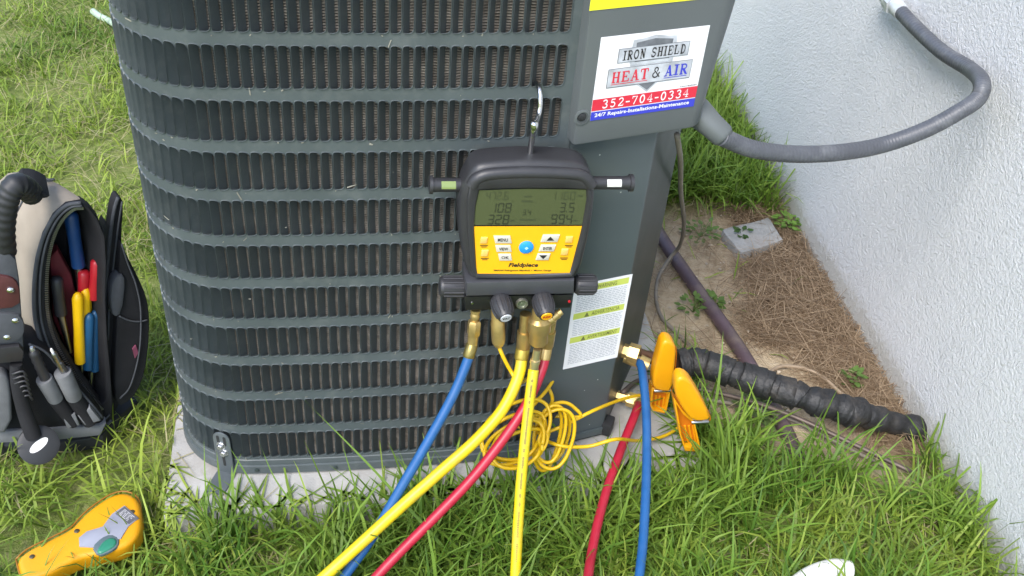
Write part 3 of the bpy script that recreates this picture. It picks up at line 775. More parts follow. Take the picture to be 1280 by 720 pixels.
def gtext(s, x0, x1, yb, yt, bold=.02, shear=0.0):
    p0, p1, p2 = gp.at(x0, yb, .0034), gp.at(x1, yb, .0034), gp.at(x0, yt, .0034); text_into(bm, s, p0, p1 - p0, p2 - p0, (0, 0, 0), bold, shear)
gtext('Fieldpiece', 635.5, 672.5, 335.2, 328.6, .035, .25)
gtext('SMAN4 Refrigerant Manifold + Micron Gauge', 617, 689, 339.6, 337, .025)
for cx, cy in ((605, 306.5), (606, 322.5), (711, 306.5), (705, 322)):
    gp_ = gp.at; quad(bm, [gp_(a, b_, .0034) for a, b_ in ((cx - 5, cy), (cx + 5, cy), (cx + 5, cy + 1), (cx - 5, cy + 1))]); quad(bm, [gp_(a, b_, .0034) for a, b_ in ((cx - 3.5, cy + 1.8), (cx + 3.5, cy + 1.8), (cx + 3.5, cy + 2.7), (cx - 3.5, cy + 2.7))])
tag(obj('lettering', bm, ink, fp, smooth=None), kind='stuff')
# side handles with a level vial each
def cyl_u(bm, x0, x1, y0, y1, w, prof, seg=20):
    r_ = abs(gp.at((x0 + x1) / 2, y1).z - gp.at((x0 + x1) / 2, y0).z) / 2 * 1.0
    yc = (y0 + y1) / 2; lathe(bm, gp.at(x0, yc, w), gp.at(x1, yc, w), [(t, r_ * k) for t, k in prof], seg)
for x0, x1, y0, y1, vx in ((536.5, 588, 221.5, 240.5, 560), (790.5, 736, 219.5, 237.5, 766)):
    bm = BM(); cyl_u(bm, x0, x1, y0, y1, -.026, [(0, .9), (.0, 1.05), (.08, 1.05), (.09, .86), (.2, .80), (1, .80)]); hd = obj('handle', bm, blk_soft, mg)
    bm = BM()
    r_ = abs(gp.at(vx, y1).z - gp.at(vx, y0).z) / 2 * .80
    pts = []
    for a in (62, 46, 30, 14, -2):
        pts.append([gp.at(vx + s_, (y0 + y1) / 2, -.026) + gp.v * (r_ * 1.03 * math.sin(math.radians(a))) + gp.w * (r_ * 1.03 * math.cos(math.radians(a))) for s_ in (-9, 9)])
    for p, q in zip(pts, pts[1:]): quad(bm, [p[0], p[1], q[1], q[0]])
    obj('level_vial', bm, vial_m if vx < 600 else M('silver_vial', (.62, .62, .58), .2), hd, smooth=60)
    for s_ in (-6.5,) if vx < 600 else ():
        pass
# hook
bm = BM()
hk = [gp.at(661, 212, -.03), gp.at(662.5, 195, -.028), gp.at(665, 172, -.016), gp.at(667, 160, -.010), V(673.5, 143, Vector(sk(6, 0, -.034)), TH), V(675.5, 124, Vector(sk(6, 0, -.026)), TH), V(673.8, 110, Vector(sk(6, 0, -.014)), TH), V(670.5, 104, Vector(sk(6, 0, .0)), TH), V(668.5, 106, Vector(sk(6, 0, .012)), TH)]
tube(bm, hk, .0036, 10, 6); hook = obj('hanging_hook', bm, chrome, mg, smooth=180)
bm = BM(); tube(bm, hk[:4], .0043, 10, 4); lathe(bm, hk[3], hk[3] + (hk[3] - hk[2]).normalized() * .012, [(0, .0058), (.8, .0058), (1, .004)], 12); obj('hook_stem', bm, chrome, hook, smooth=60)
# manifold bar
bm = BM(); prism(bm, gpoly3([(583, 353.5), (718.5, 350.5), (717.5, 368), (583, 371)], .010), -gp.w * .05, .004); obj('manifold_bar', bm, anod, mg)
bm = BM(); prism(bm, gpoly3([(580, 371), (716, 368.5), (713, 385), (582, 388)], .002), -gp.w * .038, .0015); mblk = obj('port_block', bm, blk_gloss, mg)
for x, y, m in ((590, 378.5, chrome), (711.5, 376.5, red_m)):
    bm = BM(); c_ = gp.at(x, y, .002); lathe(bm, c_, c_ + gp.w * .002, [(0, .0022), (1, .0018)], 10); obj('screw', bm, m, mblk)
for x0, x1, y0, y1 in ((549.5, 583.5, 345, 371), (744.5, 717.5, 342.5, 368.5)):
    bm = BM(); a = gp.at(x0, (y0 + y1) / 2, -.018); b_ = gp.at(x1, (y0 + y1) / 2, -.018); r_ = .0155
    lathe(bm, a, b_, [(0, r_ * .86), (.05, r_ * .97), (.12, r_), (.85, r_), (.95, r_ * .9), (1, r_ * .8)], 24)
    kn = obj('valve_knob', bm, blk_soft, mg)
    bm = BM(); ax = (b_ - a).normalized(); 
    for q in range(12):
        t = 2 * math.pi * q / 12; d = gp.v * math.cos(t) + gp.w * math.sin(t); s_ = ax.cross(d)
        tube(bm, [a.lerp(b_, .12) + d * r_, a.lerp(b_, .85) + d * r_], .0016, 6, 1)
    obj('grip_rib', bm, blk_soft, kn)
# sight glass
c_ = gp.at(652, 377.5, .0); bm = BM(); lathe(bm, c_, c_ + gp.w * .006, [(0, .0098), (.7, .0098), (1, .0088), (1, .0068), (.4, .0064)], 24, cap=False); sg = obj('sight_glass', bm, M('nickel', (.38, .38, .33), .3, .8), mg)
bm = BM(); lathe(bm, c_, c_ + gp.w * .0035, [(0, .0068), (1, .0066)], 20); lathe(bm, c_, c_ + gp.w * .005, [(0, .002), (1, .0018)], 8); obj('glass', bm, glass_m, sg)
# two hanging valve knobs with caps
for (x0, y0, x1, y1, m, txt, tm) in ((624, 372, 632.5, 397.5, M('cap_grey', (.5, .52, .55), .4), 'VAC', ink), (676.5, 370, 683.5, 395.5, plate_yel, 'REF', red_m)):
    a = gp.at(x0, y0, .004); ax = (gp.at(x1, y1, .040) - a); b_ = a + ax
    bm = BM(); r_ = .0158
    lathe(bm, a, b_, [(0, r_ * .80), (.06, r_ * .92), (.2, r_), (.55, r_), (.9, r_ * .80), (1, r_ * .70)], 28)
    kn = obj('port_knob', bm, blk_soft, mg)
    axn = ax.normalized(); ex = gp.u - axn * gp.u.dot(axn); ex.normalize(); ey = ex.cross(axn); 
    if ey.z < 0: ey = -ey
    bm = BM()
    for q in range(14):
        t = 2 * math.pi * q / 14; d = ex * math.cos(t) + ey * math.sin(t)
        tube(bm, [a.lerp(b_, .14) + d * r_ * .96, a.lerp(b_, .55) + d * r_, a.lerp(b_, .86) + d * r_ * .82], .0012, 6, 2)
    obj('grip_rib', bm, blk_soft, kn)
    bm = BM(); lathe(bm, b_, b_ + axn * .0012, [(0, r_ * .55), (1, r_ * .52)], 24); cp = obj('cap_disc', bm, m, kn)
    bm = BM(); o_ = b_ + axn * .0016 - ex * r_ * .38 - ey * r_ * .16; text_into(bm, txt, o_, ex * r_ * .76, ey * r_ * .34, (0, 0, 0), .03); 
    for v in bm.verts: pass
    me = bpy.data.meshes.new('cap_lettering'); bm.to_mesh(me); bm.free(); link_mesh('cap_lettering', me, tm, kn)
# brass ports
def port(name, a, b_, prof, seg=6, parent=mg):
    bm = BM()
    for p, s_ in prof: lathe(bm, a, b_, p, s_)
    return obj(name, bm, brass, parent)
pa, pbt = gp.at(594.5, 387, -.014), gp.at(590.5, 431, -.006)
port('blue_port', pa, pbt, [([(0, .0075), (.08, .0075), (.1, .006), (.18, .0078), (.26, .006), (.36, .006)], 14), ([(.30, .0085), (.36, .0105), (.68, .0105), (.74, .0085)], 6), ([(.7, .0085), (1, .0082)], 14)])
pa, pvt = gp.at(621, 382, -.012), gp.at(623.5, 433, -.004)
port('vacuum_port', pa, pvt, [([(0, .0095), (.35, .0095), (.4, .0110), (.86, .0110), (.95, .0085), (1, .0055)], 18)])
pa, prt = gp.at(676, 378, -.006), gp.at(672.5, 430, .006)
port('refrigerant_port', pa, prt, [([(0, .013), (.35, .013), (.42, .0185), (.66, .0185), (.72, .0150), (.95, .0150), (1, .012)], 20)])
port('side_port', gp.at(680, 404, .0), gp.at(702, 389, -.004), [([(0, .010), (.5, .010), (.52, .0075), (.8, .0075), (.82, .0062), (1, .0055)], 12)])
yb0, yb1 = gp.at(657, 392, -.020), gp.at(654, 436, -.012)
port('yellow_port', yb0, yb1, [([(0, .009), (.5, .009), (.5, .0115), (.95, .0115), (1, .009)], 14)])
rb0, rb1 = gp.at(690, 392, -.022), gp.at(683, 434, -.018)
port('red_port', rb0, rb1, [([(0, .009), (.5, .009), (.5, .011), (.95, .011), (1, .009)], 14)])

# ================================================================== HOSES
GZ_ = lambda px, py: G(px, py, .07)
def loop_back(P, Q, reach, z=.03, pd=None, qd=None):
    """the slack lying in the grass in front of the frame between two ends"""
    P, Q = Vector(P), Vector(Q); m = (P + Q) / 2; d = Vector((0, -1, 0))
    return [P + pd * .09 + Vector((0, 0, -.01)), m + d * reach + (P - m) * .8 + Vector((0, 0, z - m.z)), m + d * reach * 1.25 + Vector((0, 0, z - m.z)), m + d * reach + (Q - m) * .8 + Vector((0, 0, z - m.z)), Q + qd * .09 + Vector((0, 0, -.01))]
def ferrule(parent, a, d, r, m=brass):
    bm = BM(); d = d.normalized(); lathe(bm, a - d * .012, a + d * .022, [(0, r * .9), (.3, r * 1.05), (.35, r * 1.22), (.9, r * 1.22), (1, r)], 14); return obj('ferrule', bm, m, parent)
# blue: gauge -> grass -> suction valve
pL = path_between([(590, 431), (583, 455), (565, 497), (535, 552), (500, 612), (465, 672), (430, 722)], pbt, G(430, 722, .085))
bend = va + side.w * .052 + Vector((0, 0, -.018))
bend_t = Tof(bend) - .01
pR = path_between([(797, 453), (801, 456), (804.5, 476), (808, 520), (808.5, 570), (807, 620), (804, 675), (799, 722)], bend, G(799, 722, .11), 1, .095)
hb_ = thing('blue_hose', 'blue refrigerant hose from left gauge port down through grass to suction valve', 'hose', G(590, 640, 0))
bm = BM(); tube(bm, pL + loop_back(pL[-1], pR[-1], .34, .03, (pL[-1] - pL[-2]).normalized(), (pR[-1] - pR[-2]).normalized()) + pR[::-1], .0080, 14, 10); obj('hose_body', bm, hose_blue, hb_, smooth=180)
ferrule(hb_, pL[0], pL[1] - pL[0], .0078, M('ferrule_olive', (.30, .24, .08), .4, .8))
ferrule(hb_, pR[0] , pR[0] - bend + Vector((.01, 0, -.001)), .0078)
# red
pL = path_between([(683, 434), (678, 460), (660, 502), (632, 545), (590, 598), (545, 645), (500, 690), (468, 724)], rb1, G(468, 724, .095))
pr0 = vb3 + side.w * .035 + Vector((0, 0, -.006))
pR = path_between([(800, 500), (793, 520), (777, 560), (760, 608), (747, 655), (739, 695), (735, 722)], pr0, G(735, 722, .11), 1, .095)
hr_ = thing('red_hose', 'red refrigerant hose from the gauge down through grass to liquid valve', 'hose', G(600, 660, 0))
bm = BM(); tube(bm, pL + loop_back(pL[-1], pR[-1], .30, .03, (pL[-1] - pL[-2]).normalized(), (pR[-1] - pR[-2]).normalized()) + pR[::-1], .0082, 14, 10); obj('hose_body', bm, hose_red, hr_, smooth=180)
ferrule(hr_, pL[0], pL[1] - pL[0], .0082); ferrule(hr_, pR[0], pR[1] - pR[0], .0082)
# plain yellow
pY = path_between([(654, 434), (648, 470), (628, 512), (595, 550), (550, 590), (505, 630), (455, 676), (402, 724)], yb1, G(402, 724, .105))
hy_ = thing('yellow_hose', 'thick plain yellow hose slanting from gauge down to the left', 'hose', G(500, 690, 0))
bm = BM(); yd = (pY[-1] - pY[-2]).normalized(); tail = [pY[-1] + yd * .09, pY[-1] + yd * .2 + Vector((-.02, -.02, .01)), pY[-1] + yd * .35 + Vector((-.1, -.05, .03))]
tube(bm, pY + tail, .0094, 14, 10); obj('hose_body', bm, hose_yel, hy_, smooth=180); ferrule(hy_, pY[0], pY[1] - pY[0], .0094, M('ferrule_olive2', (.42, .32, .06), .4, .7))
# printed yellow
f0 = gp.at(671, 440, .012); f1 = gp.at(667, 462, .016)
pZ = path_between([(667, 462), (662, 500), (657, 545), (652, 595), (648, 650), (644, 724)], f1, G(644, 724, .10))
hz_ = thing('yellow_hose', 'yellow hose with dark print hanging straight down from gauge', 'hose', G(650, 690, 0))
zd = (pZ[-1] - pZ[-2]).normalized(); tail = [pZ[-1] + zd * .06, pZ[-1] + Vector((zd.x * .16, zd.y * .16 - .03, -.07)), pZ[-1] + Vector((-.12, -.30, -.075))]
bm = BM(); tube(bm, pZ + tail, lambda t: .0086, 14, 10); hzb = obj('hose_body', bm, hose_yel, hz_, smooth=180)
bm = BM(); lathe(bm, f0 + (f0 - f1) * .15, f1 + (f1 - f0) * .1, [(0, .0062), (.45, .0062), (.47, .0082), (.6, .0086), (.62, .0074), (1, .0078)], 14); obj('end_fitting', bm, M('pale_brass', (.66, .56, .34), .3, .9), hz_)
cz = crom(pZ, 10); bm = BM(); i = 2
while i < len(cz) - 4:
    if random.random() < .8:
        a, b_ = cz[i], cz[i + 1]; d = (b_ - a).normalized(); to = (CAM - a).normalized(); s_ = d.cross(to).normalized(); nrm = s_.cross(d).normalized()
        if nrm.dot(to) < 0: nrm = -nrm
        for q in range(3):
            p = a.lerp(b_, q / 3) + nrm * .0088; ww = random.uniform(.0012, .002)
            quad(bm, [p - s_ * ww, p + s_ * ww, p + s_ * ww + d * .0022, p - s_ * ww + d * .0022])
    i += 1
tag(obj('hose_print', bm, M('olive_print', (.25, .20, .02), .5), hzb, smooth=None), kind='stuff')

# ================================================================== PIPES BEHIND
pz = .125
ins_px = [(846, 455), (872, 453), (905, 463), (945, 476), (985, 490), (1025, 503), (1070, 516), (1110, 527), (1165, 541), (1230, 556)]
ip = [G(x, y, z) for (x, y), z in zip(ins_px, (.125, .125, .12, .112, .103, .088, .064, .038, .005, -.04))]
it = thing('insulated_pipe', 'suction line wrapped in black taped insulation running to wall', 'pipe', G(900, 480, 0))
def insr(t): return (.0262 if t < .7 else .0262 - (t - .7) * .015) + .0022 * math.sin(t * 61) + .0018 * math.sin(t * 143 + 1) + .002 * math.sin(t * 23)
bm = BM(); tube(bm, ip, insr, 20, 16)
for v in bm.verts: v.co += Vector((random.uniform(-1, 1), random.uniform(-1, 1), random.uniform(-1, 1))) * .0011
obj('insulation', bm, tape_m, it, smooth=60)
ic = crom(ip, 16)
for i in [q + random.randint(-2, 2) for q in range(7, int(len(ic) * .72), 9)]:
    j = random.randint(-1, 1) + i; bm = BM(); c_ = ic[j]; d = (ic[j + 1] - ic[j - 1]).normalized(); d = (d + Vector((random.uniform(-.45, .45), random.uniform(-.35, .35), random.uniform(-.2, .2)))).normalized()
    w_ = random.uniform(.008, .022)
    lathe(bm, c_ - d * w_, c_ + d * w_, [(0, .0262), (.06, .0288), (.3, .0284), (.7, .0292), (.95, .0296), (1, .0268)], 22)
    for v in bm.verts: v.co += Vector((random.uniform(-1, 1), random.uniform(-1, 1), random.uniform(-1, 1))) * .0009
    obj('tape_wrap', bm, tape_m, it, smooth=60)
cp_ = [va + side.w * .01, va.lerp(ip[0], .35), va.lerp(ip[0], .7), ip[0], ip[1]]
bm = BM(); tube(bm, cp_, lambda t: .0115 + .0012 * math.sin(t * 40), 14, 8); obj('copper_pipe', bm, copper, it, smooth=180)
ll_px = [(772, 483), (800, 481), (835, 484), (868, 486), (905, 493), (950, 505), (1000, 524), (1060, 552), (1140, 590)]
bm = BM(); lp = [vb3 + side.w * .0 + Vector((0, 0, .012))] + [G(x, y, .055 - .003 * i) for i, (x, y) in enumerate(ll_px[1:])]
lp[1].z += .012; tube(bm, lp, .0052, 10, 8); tag(obj('copper_line', bm, M('dull_copper', (.13, .10, .085), .5, .4, var=.3), base=lp[2], smooth=180), 'thin dull copper line running below the insulated pipe', 'pipe')
bm = BM(); lp = [G(x, y, .02) for x, y in [(868, 498), (905, 503), (950, 512), (995, 527), (1050, 555), (1120, 590)]]
tube(bm, lp, .0042, 8, 8); tag(obj('control_wire', bm, wire_m, base=lp[0], smooth=180), 'grey brown wire on the soil just below the copper line', 'wire')
bm = BM(); dp = [G(790, 232, .016), G(812, 270, .017), G(830, 302, .018), G(868, 357, .018), G(905, 408, .017), G(933, 450, .016), G(962, 500, .012), G(985, 545, .004), G(1004, 590, -.012)]
tube(bm, dp, .0158, 16, 8); tag(obj('drain_pipe', bm, pvc_purple, base=dp[3], smooth=180), 'brown purple plastic pipe lying on the sand beside the unit', 'pipe')
# loose grey cable from under the cover
bm = BM(); k0 = bxp.at(846, 168, -.05)
cb = [k0] + [G(x, y, z) for x, y, z in ((850.5, 200, .62), (851, 240, .42), (855, 280, .22), (850, 306, .09), (838, 322, .045), (824, 345, .02), (820, 370, .008), (826, 395, .006), (842, 413, .006), (862, 432, .01), (880, 448, .03))]
tube(bm, cb, .0046, 8, 8); tag(obj('loose_cable', bm, wire_m, base=G(850, 306, 0), smooth=180), 'loose grey cable hanging from the cover down to the sand', 'cable')
bm = BM(); cb = [G(x, y, .012) for x, y in ((955, 470), (973, 459), (992, 458), (1012, 463), (1032, 474), (1052, 492), (1075, 506))]
tube(bm, cb, .0040, 8, 8); tag(obj('tan_cable', bm, tan_m, base=cb[2], smooth=180), 'tan cable arching over the pine straw above the insulated pipe', 'cable')
# ------------------------------------------------- conduit
ct = thing('flexible_conduit', 'grey flexible electrical conduit looping from cover to white wall', 'conduit', G(1000, 420, 0))
c0 = pan.P + pan.u * (u1 - .006) + pan.w * (BW - .045) + Vector((0, 0, ZB + .012))
wallP = V(1108, 0, WALL_A, math.atan2(WD.y, WD.x)) - WN * .022
px_pts = [(902, 171), (940, 186), (990, 192.5), (1045, 191), (1100, 182), (1155, 163), (1200, 139), (1223, 122), (1227, 103), (1213, 87), (1178, 65), (1145, 35), (1118, 6)]
t0, t1 = Tof(c0), Tof(wallP)
ts = np.linspace(t0 + .005, t1 - .0, len(px_pts))
def wall_t(px, py):
    d = ray(px, py); P = WALL_A - WN * .03; return (P - CAM).dot(WN) / d.dot(WN)
cpath = []
for i, (x, y) in enumerate(px_pts):
    f = i / (len(px_pts) - 1); t = t0 + (min(t1, wall_t(x, y)) - t0) * (f ** 1.15) if i < 9 else min(wall_t(x, y), t0 + (t1 - t0) * f)
    cpath.append(D(x, y, min(t, wall_t(x, y))))
bm = BM(); tube(bm, cpath, lambda t: .0138 + .00045 * math.sin(t * 900), 16, 40); obj('conduit_tube', bm, conduit_m, ct, smooth=180)
d0 = (cpath[1] - cpath[0]).normalized(); s0 = cpath[0]
bm = BM(); lathe(bm, c0, s0 + d0 * .008, [(0, .023), (.25, .0225), (.6, .0195), (.92, .0185), (1, .0150)], 22); obj('connector', bm, plastic_box, ct, smooth=60)
d1 = (cpath[-1] - cpath[-2]).normalized(); s1_ = cpath[-1]
bm = BM(); lathe(bm, s1_ - d1 * .035, s1_ + d1 * .06, [(0, .015), (.1, .0165), (.4, .0165), (.42, .019), (.6, .019), (.62, .015), (1, .015)], 16); lathe(bm, s1_ - d1 * .004 + CU * .0, s1_ + d1 * .012, [(0, .021), (1, .021)], 6)
obj('wall_fitting', bm, M('painted_metal', (.60, .62, .64), .4, .4, var=.2, vscale=50), ct, smooth=50)
bm = BM(); cc = crom(cpath, 40); a_, b_ = cc[int(len(cc) * .385)], cc[int(len(cc) * .43)]
# ------------------------------------------------- paving stone, white pipe, green hose
sp = [G(x, y, .022) for x, y in ((902, 286), (961, 271), (980, 300), (926, 316))]
cen = sum(sp, Vector()) / 4; t_ = BM()
pts = []
for a, b_ in zip(sp, sp[1:] + sp[:1]):
    for q in range(5): pts.append(a.lerp(b_, q / 5) + Vector((random.uniform(-1, 1), random.uniform(-1, 1), 0)) * .0025)
prism(t_, pts, (0, 0, -.04), .004); tag(obj('paving_stone', t_, stone_m, base=cen), 'small grey square paving stone beside the house wall', 'paving stone')
bm = BM(); a, b_ = G(1004, 716, .03), G(1068, 712, .035); a2 = G(1020, 690, .03)
wp = [G(975, 760, .06), G(992, 738, .062), G(1012, 722, .062), G(1040, 712, .062), G(1062, 714, .058)]
tube(bm, wp, .018, 18, 8); tag(obj('white_pipe', bm, white_pl, base=wp[2], smooth=180), 'white plastic pipe half hidden in grass at lower right', 'pipe')
bm = BM(); gh = [G(x, y, .035) for x, y in ((116, 14), (124, 20), (136, 26), (155, 36), (185, 44), (240, 40))]
tube(bm, gh, .010, 12, 8); tag(obj('garden_hose', bm, pale_green, base=gh[0], smooth=180), 'pale green hose end in the grass behind the unit', 'hose')

# ================================================================== PIPE CLAMPS WITH COILED CABLES
def clamp(name, label, P, hd_, upper, lower, cable_fn, ribs):
    pl = Plane(P, hd_); t = thing(name, label, 'pipe clamp', Vector((P.x, P.y, 0)), 'yellow pipe clamps on the insulated pipe')
    bm = BM(); prism(bm, smooth_poly(pl.poly(upper, .020), 1), -pl.w * .030, .006, 3, back_bev=True); up = obj('upper_jaw', bm, clamp_m, t, smooth=60)
    lo = pl.poly(lower, .008); cen = sum(lo, Vector()) / len(lo)
    inn = [p.lerp(cen, .22) for p in lo]
    bm = BM(); ring_strip(bm, lo, inn, -pl.w * .022, 0, .0015); lw = obj('lower_jaw', bm, clamp_m, t, smooth=50)
    bm = BM(); prism(bm, [p - pl.w * .012 for p in inn], -pl.w * .006)
    obj('jaw_floor', bm, clamp_in, lw)
    for (xa, ya, xb, yb) in ribs:
        bm = BM(); tube(bm, [pl.at(xa, ya, -.003), pl.at(xb, yb, -.003)], .0018, 8, 1); obj('rib', bm, clamp_m, lw)
    sm = smooth_poly(pl.poly(upper, .005), 1); bm = BM(); tube(bm, sm + [sm[0]], .0011, 6, 2); obj('mould_seam', bm, clamp_in, up, smooth=180)
    pv = (pl.at(*upper[-3], .008) + pl.at(*upper[4], .008)) / 2; bm = BM(); lathe(bm, pv - pl.u * .016, pv + pl.u * .016, [(0, .0028), (.05, .0036), (.95, .0036), (1, .0028)], 12); obj('pivot_pin', bm, steel, t, smooth=50)
    bm = BM(); cable_fn(bm); obj('cable', bm, cable_yel, t, smooth=180)
    return t
def coil_pts(cx, cy, rx, ry, turns, t, tilt, start=0.0, dt=.03, jit=2.5, n=14, dx=0.0):
    o = []
    for i in range(int(turns * n) + 1):
        a = start + 2 * math.pi * i / n; f = i / (turns * n); k = 1 + math.sin(i * 1.7) * .02 + math.sin(f * 9) * .05
        x, y = rx * math.cos(a) * k, ry * math.sin(a) * k
        o.append((cx + x * math.cos(tilt) - y * math.sin(tilt) + dx * f, cy + x * math.sin(tilt) + y * math.cos(tilt) + jit * math.sin(f * 13), t + dt * math.sin(a + .6) + .012 * math.sin(f * 17)))
    return o
tp = Tof(Plane(pan.pt(0, 0, .05), HP).at(690, 540)); tpl = Tof(V(640, 545, Vector(sk(10, 0, -.06)), TH))
tc1 = Tof(ip[0]) - .02
cableR = .0033
def cable_a(bm):
    p = [(623.5, 433, Tof(pvt)), (629, 446, Tof(pvt) + .005), (638, 463, Tof(pvt) + .02), (650, 478, Tof(pvt) + .035)]
    # runs behind the hoses into the right hand coil
    p += [(668, 468, tp - .0), (679, 475, tp), (689, 492, tp), (690, 503, tp)]
    for i in range(4 * 14 + 4):
        f = i / 60; a = math.radians(250) + 2 * math.pi * i / 14; kx = .62 + .5 * f + .05 * math.sin(i * .9); ky = .92 + .12 * math.sin(f * 9)
        x_, y_ = 25 * kx * math.cos(a), 39 * ky * math.sin(a)
        p.append((668 + 25 * kx + x_ + .16 * y_ * -1, 545 + y_ + 3 * math.sin(f * 11), tp - .02 + .020 * math.sin(a + .6) + .014 * math.sin(f * 14)))
    p += [(668, 520, tp), (672, 541, tp - .01), (700, 534, tp), (740, 514, tp - .0), (775, 500, tc1 - .12), (800, 494, tc1 - .07), (818, 494, tc1 - .02)]
    tube(bm, [D(*q) for q in p], cableR, 8, 5)
def cable_b(bm):
    p = [(690, 420, tp - .03), (693, 470, tp), (668, 505, tpl), (640, 530, tpl)]
    p += coil_pts(643, 537, 46, 33, 1.0, tpl - .02, math.radians(-28), math.radians(40), .02, 3) + coil_pts(640, 545, 42, 26, 1.0, tpl - .02, math.radians(-24), math.radians(40), .02, 3)
    p += coil_pts(640, 553, 40, 22, 1.0, tpl - .03, math.radians(-30), math.radians(40), .02, 2) + coil_pts(646, 560, 38, 20, 1.0, tpl - .03, math.radians(-20), math.radians(40), .02, 2) + coil_pts(646, 556, 36, 25, 1.0, tpl - .04, math.radians(-34), math.radians(40), .02, 2)
    p += [(680, 525, tpl), (676, 545, tp), (700, 557, tp - .02), (735, 558, tp - .0), (770, 549, tp + .0), (800, 551, tc1 - .10), (830, 545, tc1 - .06), (851, 532, tc1 - .04), (864, 518, tc1 - .02)]
    tube(bm, [D(*q) for q in p], cableR, 8, 5)
C1 = G(826, 517, .085); C2 = G(865, 566, .075)
clampA = clamp('pipe_clamp', 'upright yellow pipe clamp gripping the copper stub, its cable coiled to the right', C1, math.radians(10),
    [(828, 428), (838, 426.5), (846, 435), (844, 460), (840.5, 489), (832, 491), (815.5, 487), (817, 468), (823, 444)],
    [(815, 485), (838.5, 489), (834, 513), (831, 517.5), (816, 514), (812.5, 507)], cable_a, [(820, 494, 818.5, 509), (825, 495, 823, 511), (830, 496, 828, 512)])
clampB = clamp('pipe_clamp', 'tilted yellow pipe clamp lying open below the upright clamp', C2, math.radians(10),
    [(846, 474), (857, 472.5), (867, 481), (889, 521), (885, 527), (865, 527.5), (853, 512), (843, 492)],
    [(841.5, 496), (852, 512), (868, 526), (876.5, 561), (873, 565), (856, 564), (850, 545)], cable_b, [(856, 532, 861, 557), (861, 532, 866, 557), (866, 532, 870, 556)])
for (px0, py0, px1, py1, t, r_) in ((650, 508, 659, 535, tpl - .035, .012), (686, 514, 694, 520, tp - .02, .013)):
    bm = BM(); a, b_ = D(px0, py0, t), D(px1, py1, t); lathe(bm, a, b_, [(0, r_ * .8), (.1, r_), (.9, r_), (1, r_ * .8)], 14)
    obj('cable_strap', bm, nylon, clampA if px0 > 670 else clampB, smooth=60)

# ================================================================== TOOL BAG
bagP = G(130, 545, 0.0)
BH = math.radians(28)
bp_ = Plane(bagP, BH)
bag = thing('tool_bag', 'open tool bag of black and taupe nylon full of hand tools', 'tool bag', G(80, 540, 0))
bu, bv, bw_ = bp_.u, bp_.v, bp_.w
OUT = [(100, 249), (82, 252), (66, 266), (53, 290), (45, 318), (41, 350), (41, 385), (46, 412), (57, 440), (76, 470), (97, 497), (116, 518), (130, 528), (139, 522), (140, 500), (137, 460), (133, 415), (131, 370), (132, 325), (130, 292), (121, 270), (111, 257)]
INN = [(103, 257), (92, 259), (79, 272), (69, 293), (63, 320), (61, 350), (62, 382), (67, 407), (77, 431), (94, 458), (110, 480), (121, 496), (127, 503), (131, 498), (131, 480), (129, 450), (127.5, 412), (126.5, 370), (127, 328), (125, 298), (117, 277), (110, 264)]
OUT3 = bp_.poly(OUT); INN3 = bp_.poly(INN)
ext = -bu * .075 - bw_ * .16
n = len(OUT)
bm = BM(); rings = []
cen = sum(OUT3, Vector()) / n
for t, s_ in ((0, 1.0), (.03, 1.01), (.3, 1.0), (.75, .95), (1, .86)):
    c_ = cen + ext * t; rings.append([bm.verts.new(c_ + (p - cen) * s_) for p in OUT3])
for i in range(4):
    for j in range(n): bm.faces.new((rings[i][j], rings[i][(j + 1) % n], rings[i + 1][(j + 1) % n], rings[i + 1][j]))
bm.faces.new(rings[-1])
for v in bm.verts: v.co.z = max(v.co.z, .012)
obj('bag_body', bm, taupe, bag, smooth=60)
# zipper rim and teeth
bm = BM(); ring_strip(bm, [p + bw_ * .010 for p in OUT3], [p + bw_ * .006 for p in INN3], -bw_ * .02, 0, .004); rim = obj('zipper_band', bm, nylon, bag, smooth=60)
mid = [a.lerp(b_, .82) + bw_ * .0105 for a, b_ in zip(OUT3, INN3)]
bm = BM(); cl = crom(mid[:13], 12)
for i, p in enumerate(cl[:-1]):
    d = (cl[i + 1] - p).normalized(); s_ = d.cross(bw_); box(bm, frame(p, d, s_, bw_), (0, 0, 0), (.0016, .005, .002))
obj('zipper_teeth', bm, M('zip_steel', (.30, .30, .32), .35, .9), rim)
bm = BM(); tube(bm, [a.lerp(b_, .40) + bw_ * .012 for a, b_ in zip(OUT3[:14], INN3[:14])], .0020, 6, 6); tube(bm, [a.lerp(b_, .06) + bw_ * .010 for a, b_ in zip(OUT3[:14], INN3[:14])], .0035, 6, 6); obj('zipper_piping', bm, webbing, rim, smooth=180)
# hollow inside
bm = BM(); cen2 = sum(INN3, Vector()) / n; ext2 = -bw_ * .10 - bu * .044
rr = [[bm.verts.new(p + ext2 * t) for p in INN3] for t in (0, .5, 1)]
for i in range(2):
    for j in range(n): bm.faces.new((rr[i][j], rr[i + 1][j], rr[i + 1][(j + 1) % n], rr[i][(j + 1) % n]))
bm.faces.new(rr[-1]); obj('lining', bm, nylon, bag, smooth=60)
bm = BM(); prism(bm, [bp_.at(x, y, -.045) for x, y in ((62, 322), (72, 312), (90, 345), (98, 380), (98, 455), (84, 440), (66, 400))], -bw_ * .02, .005); obj('divider', bm, dkred, bag)
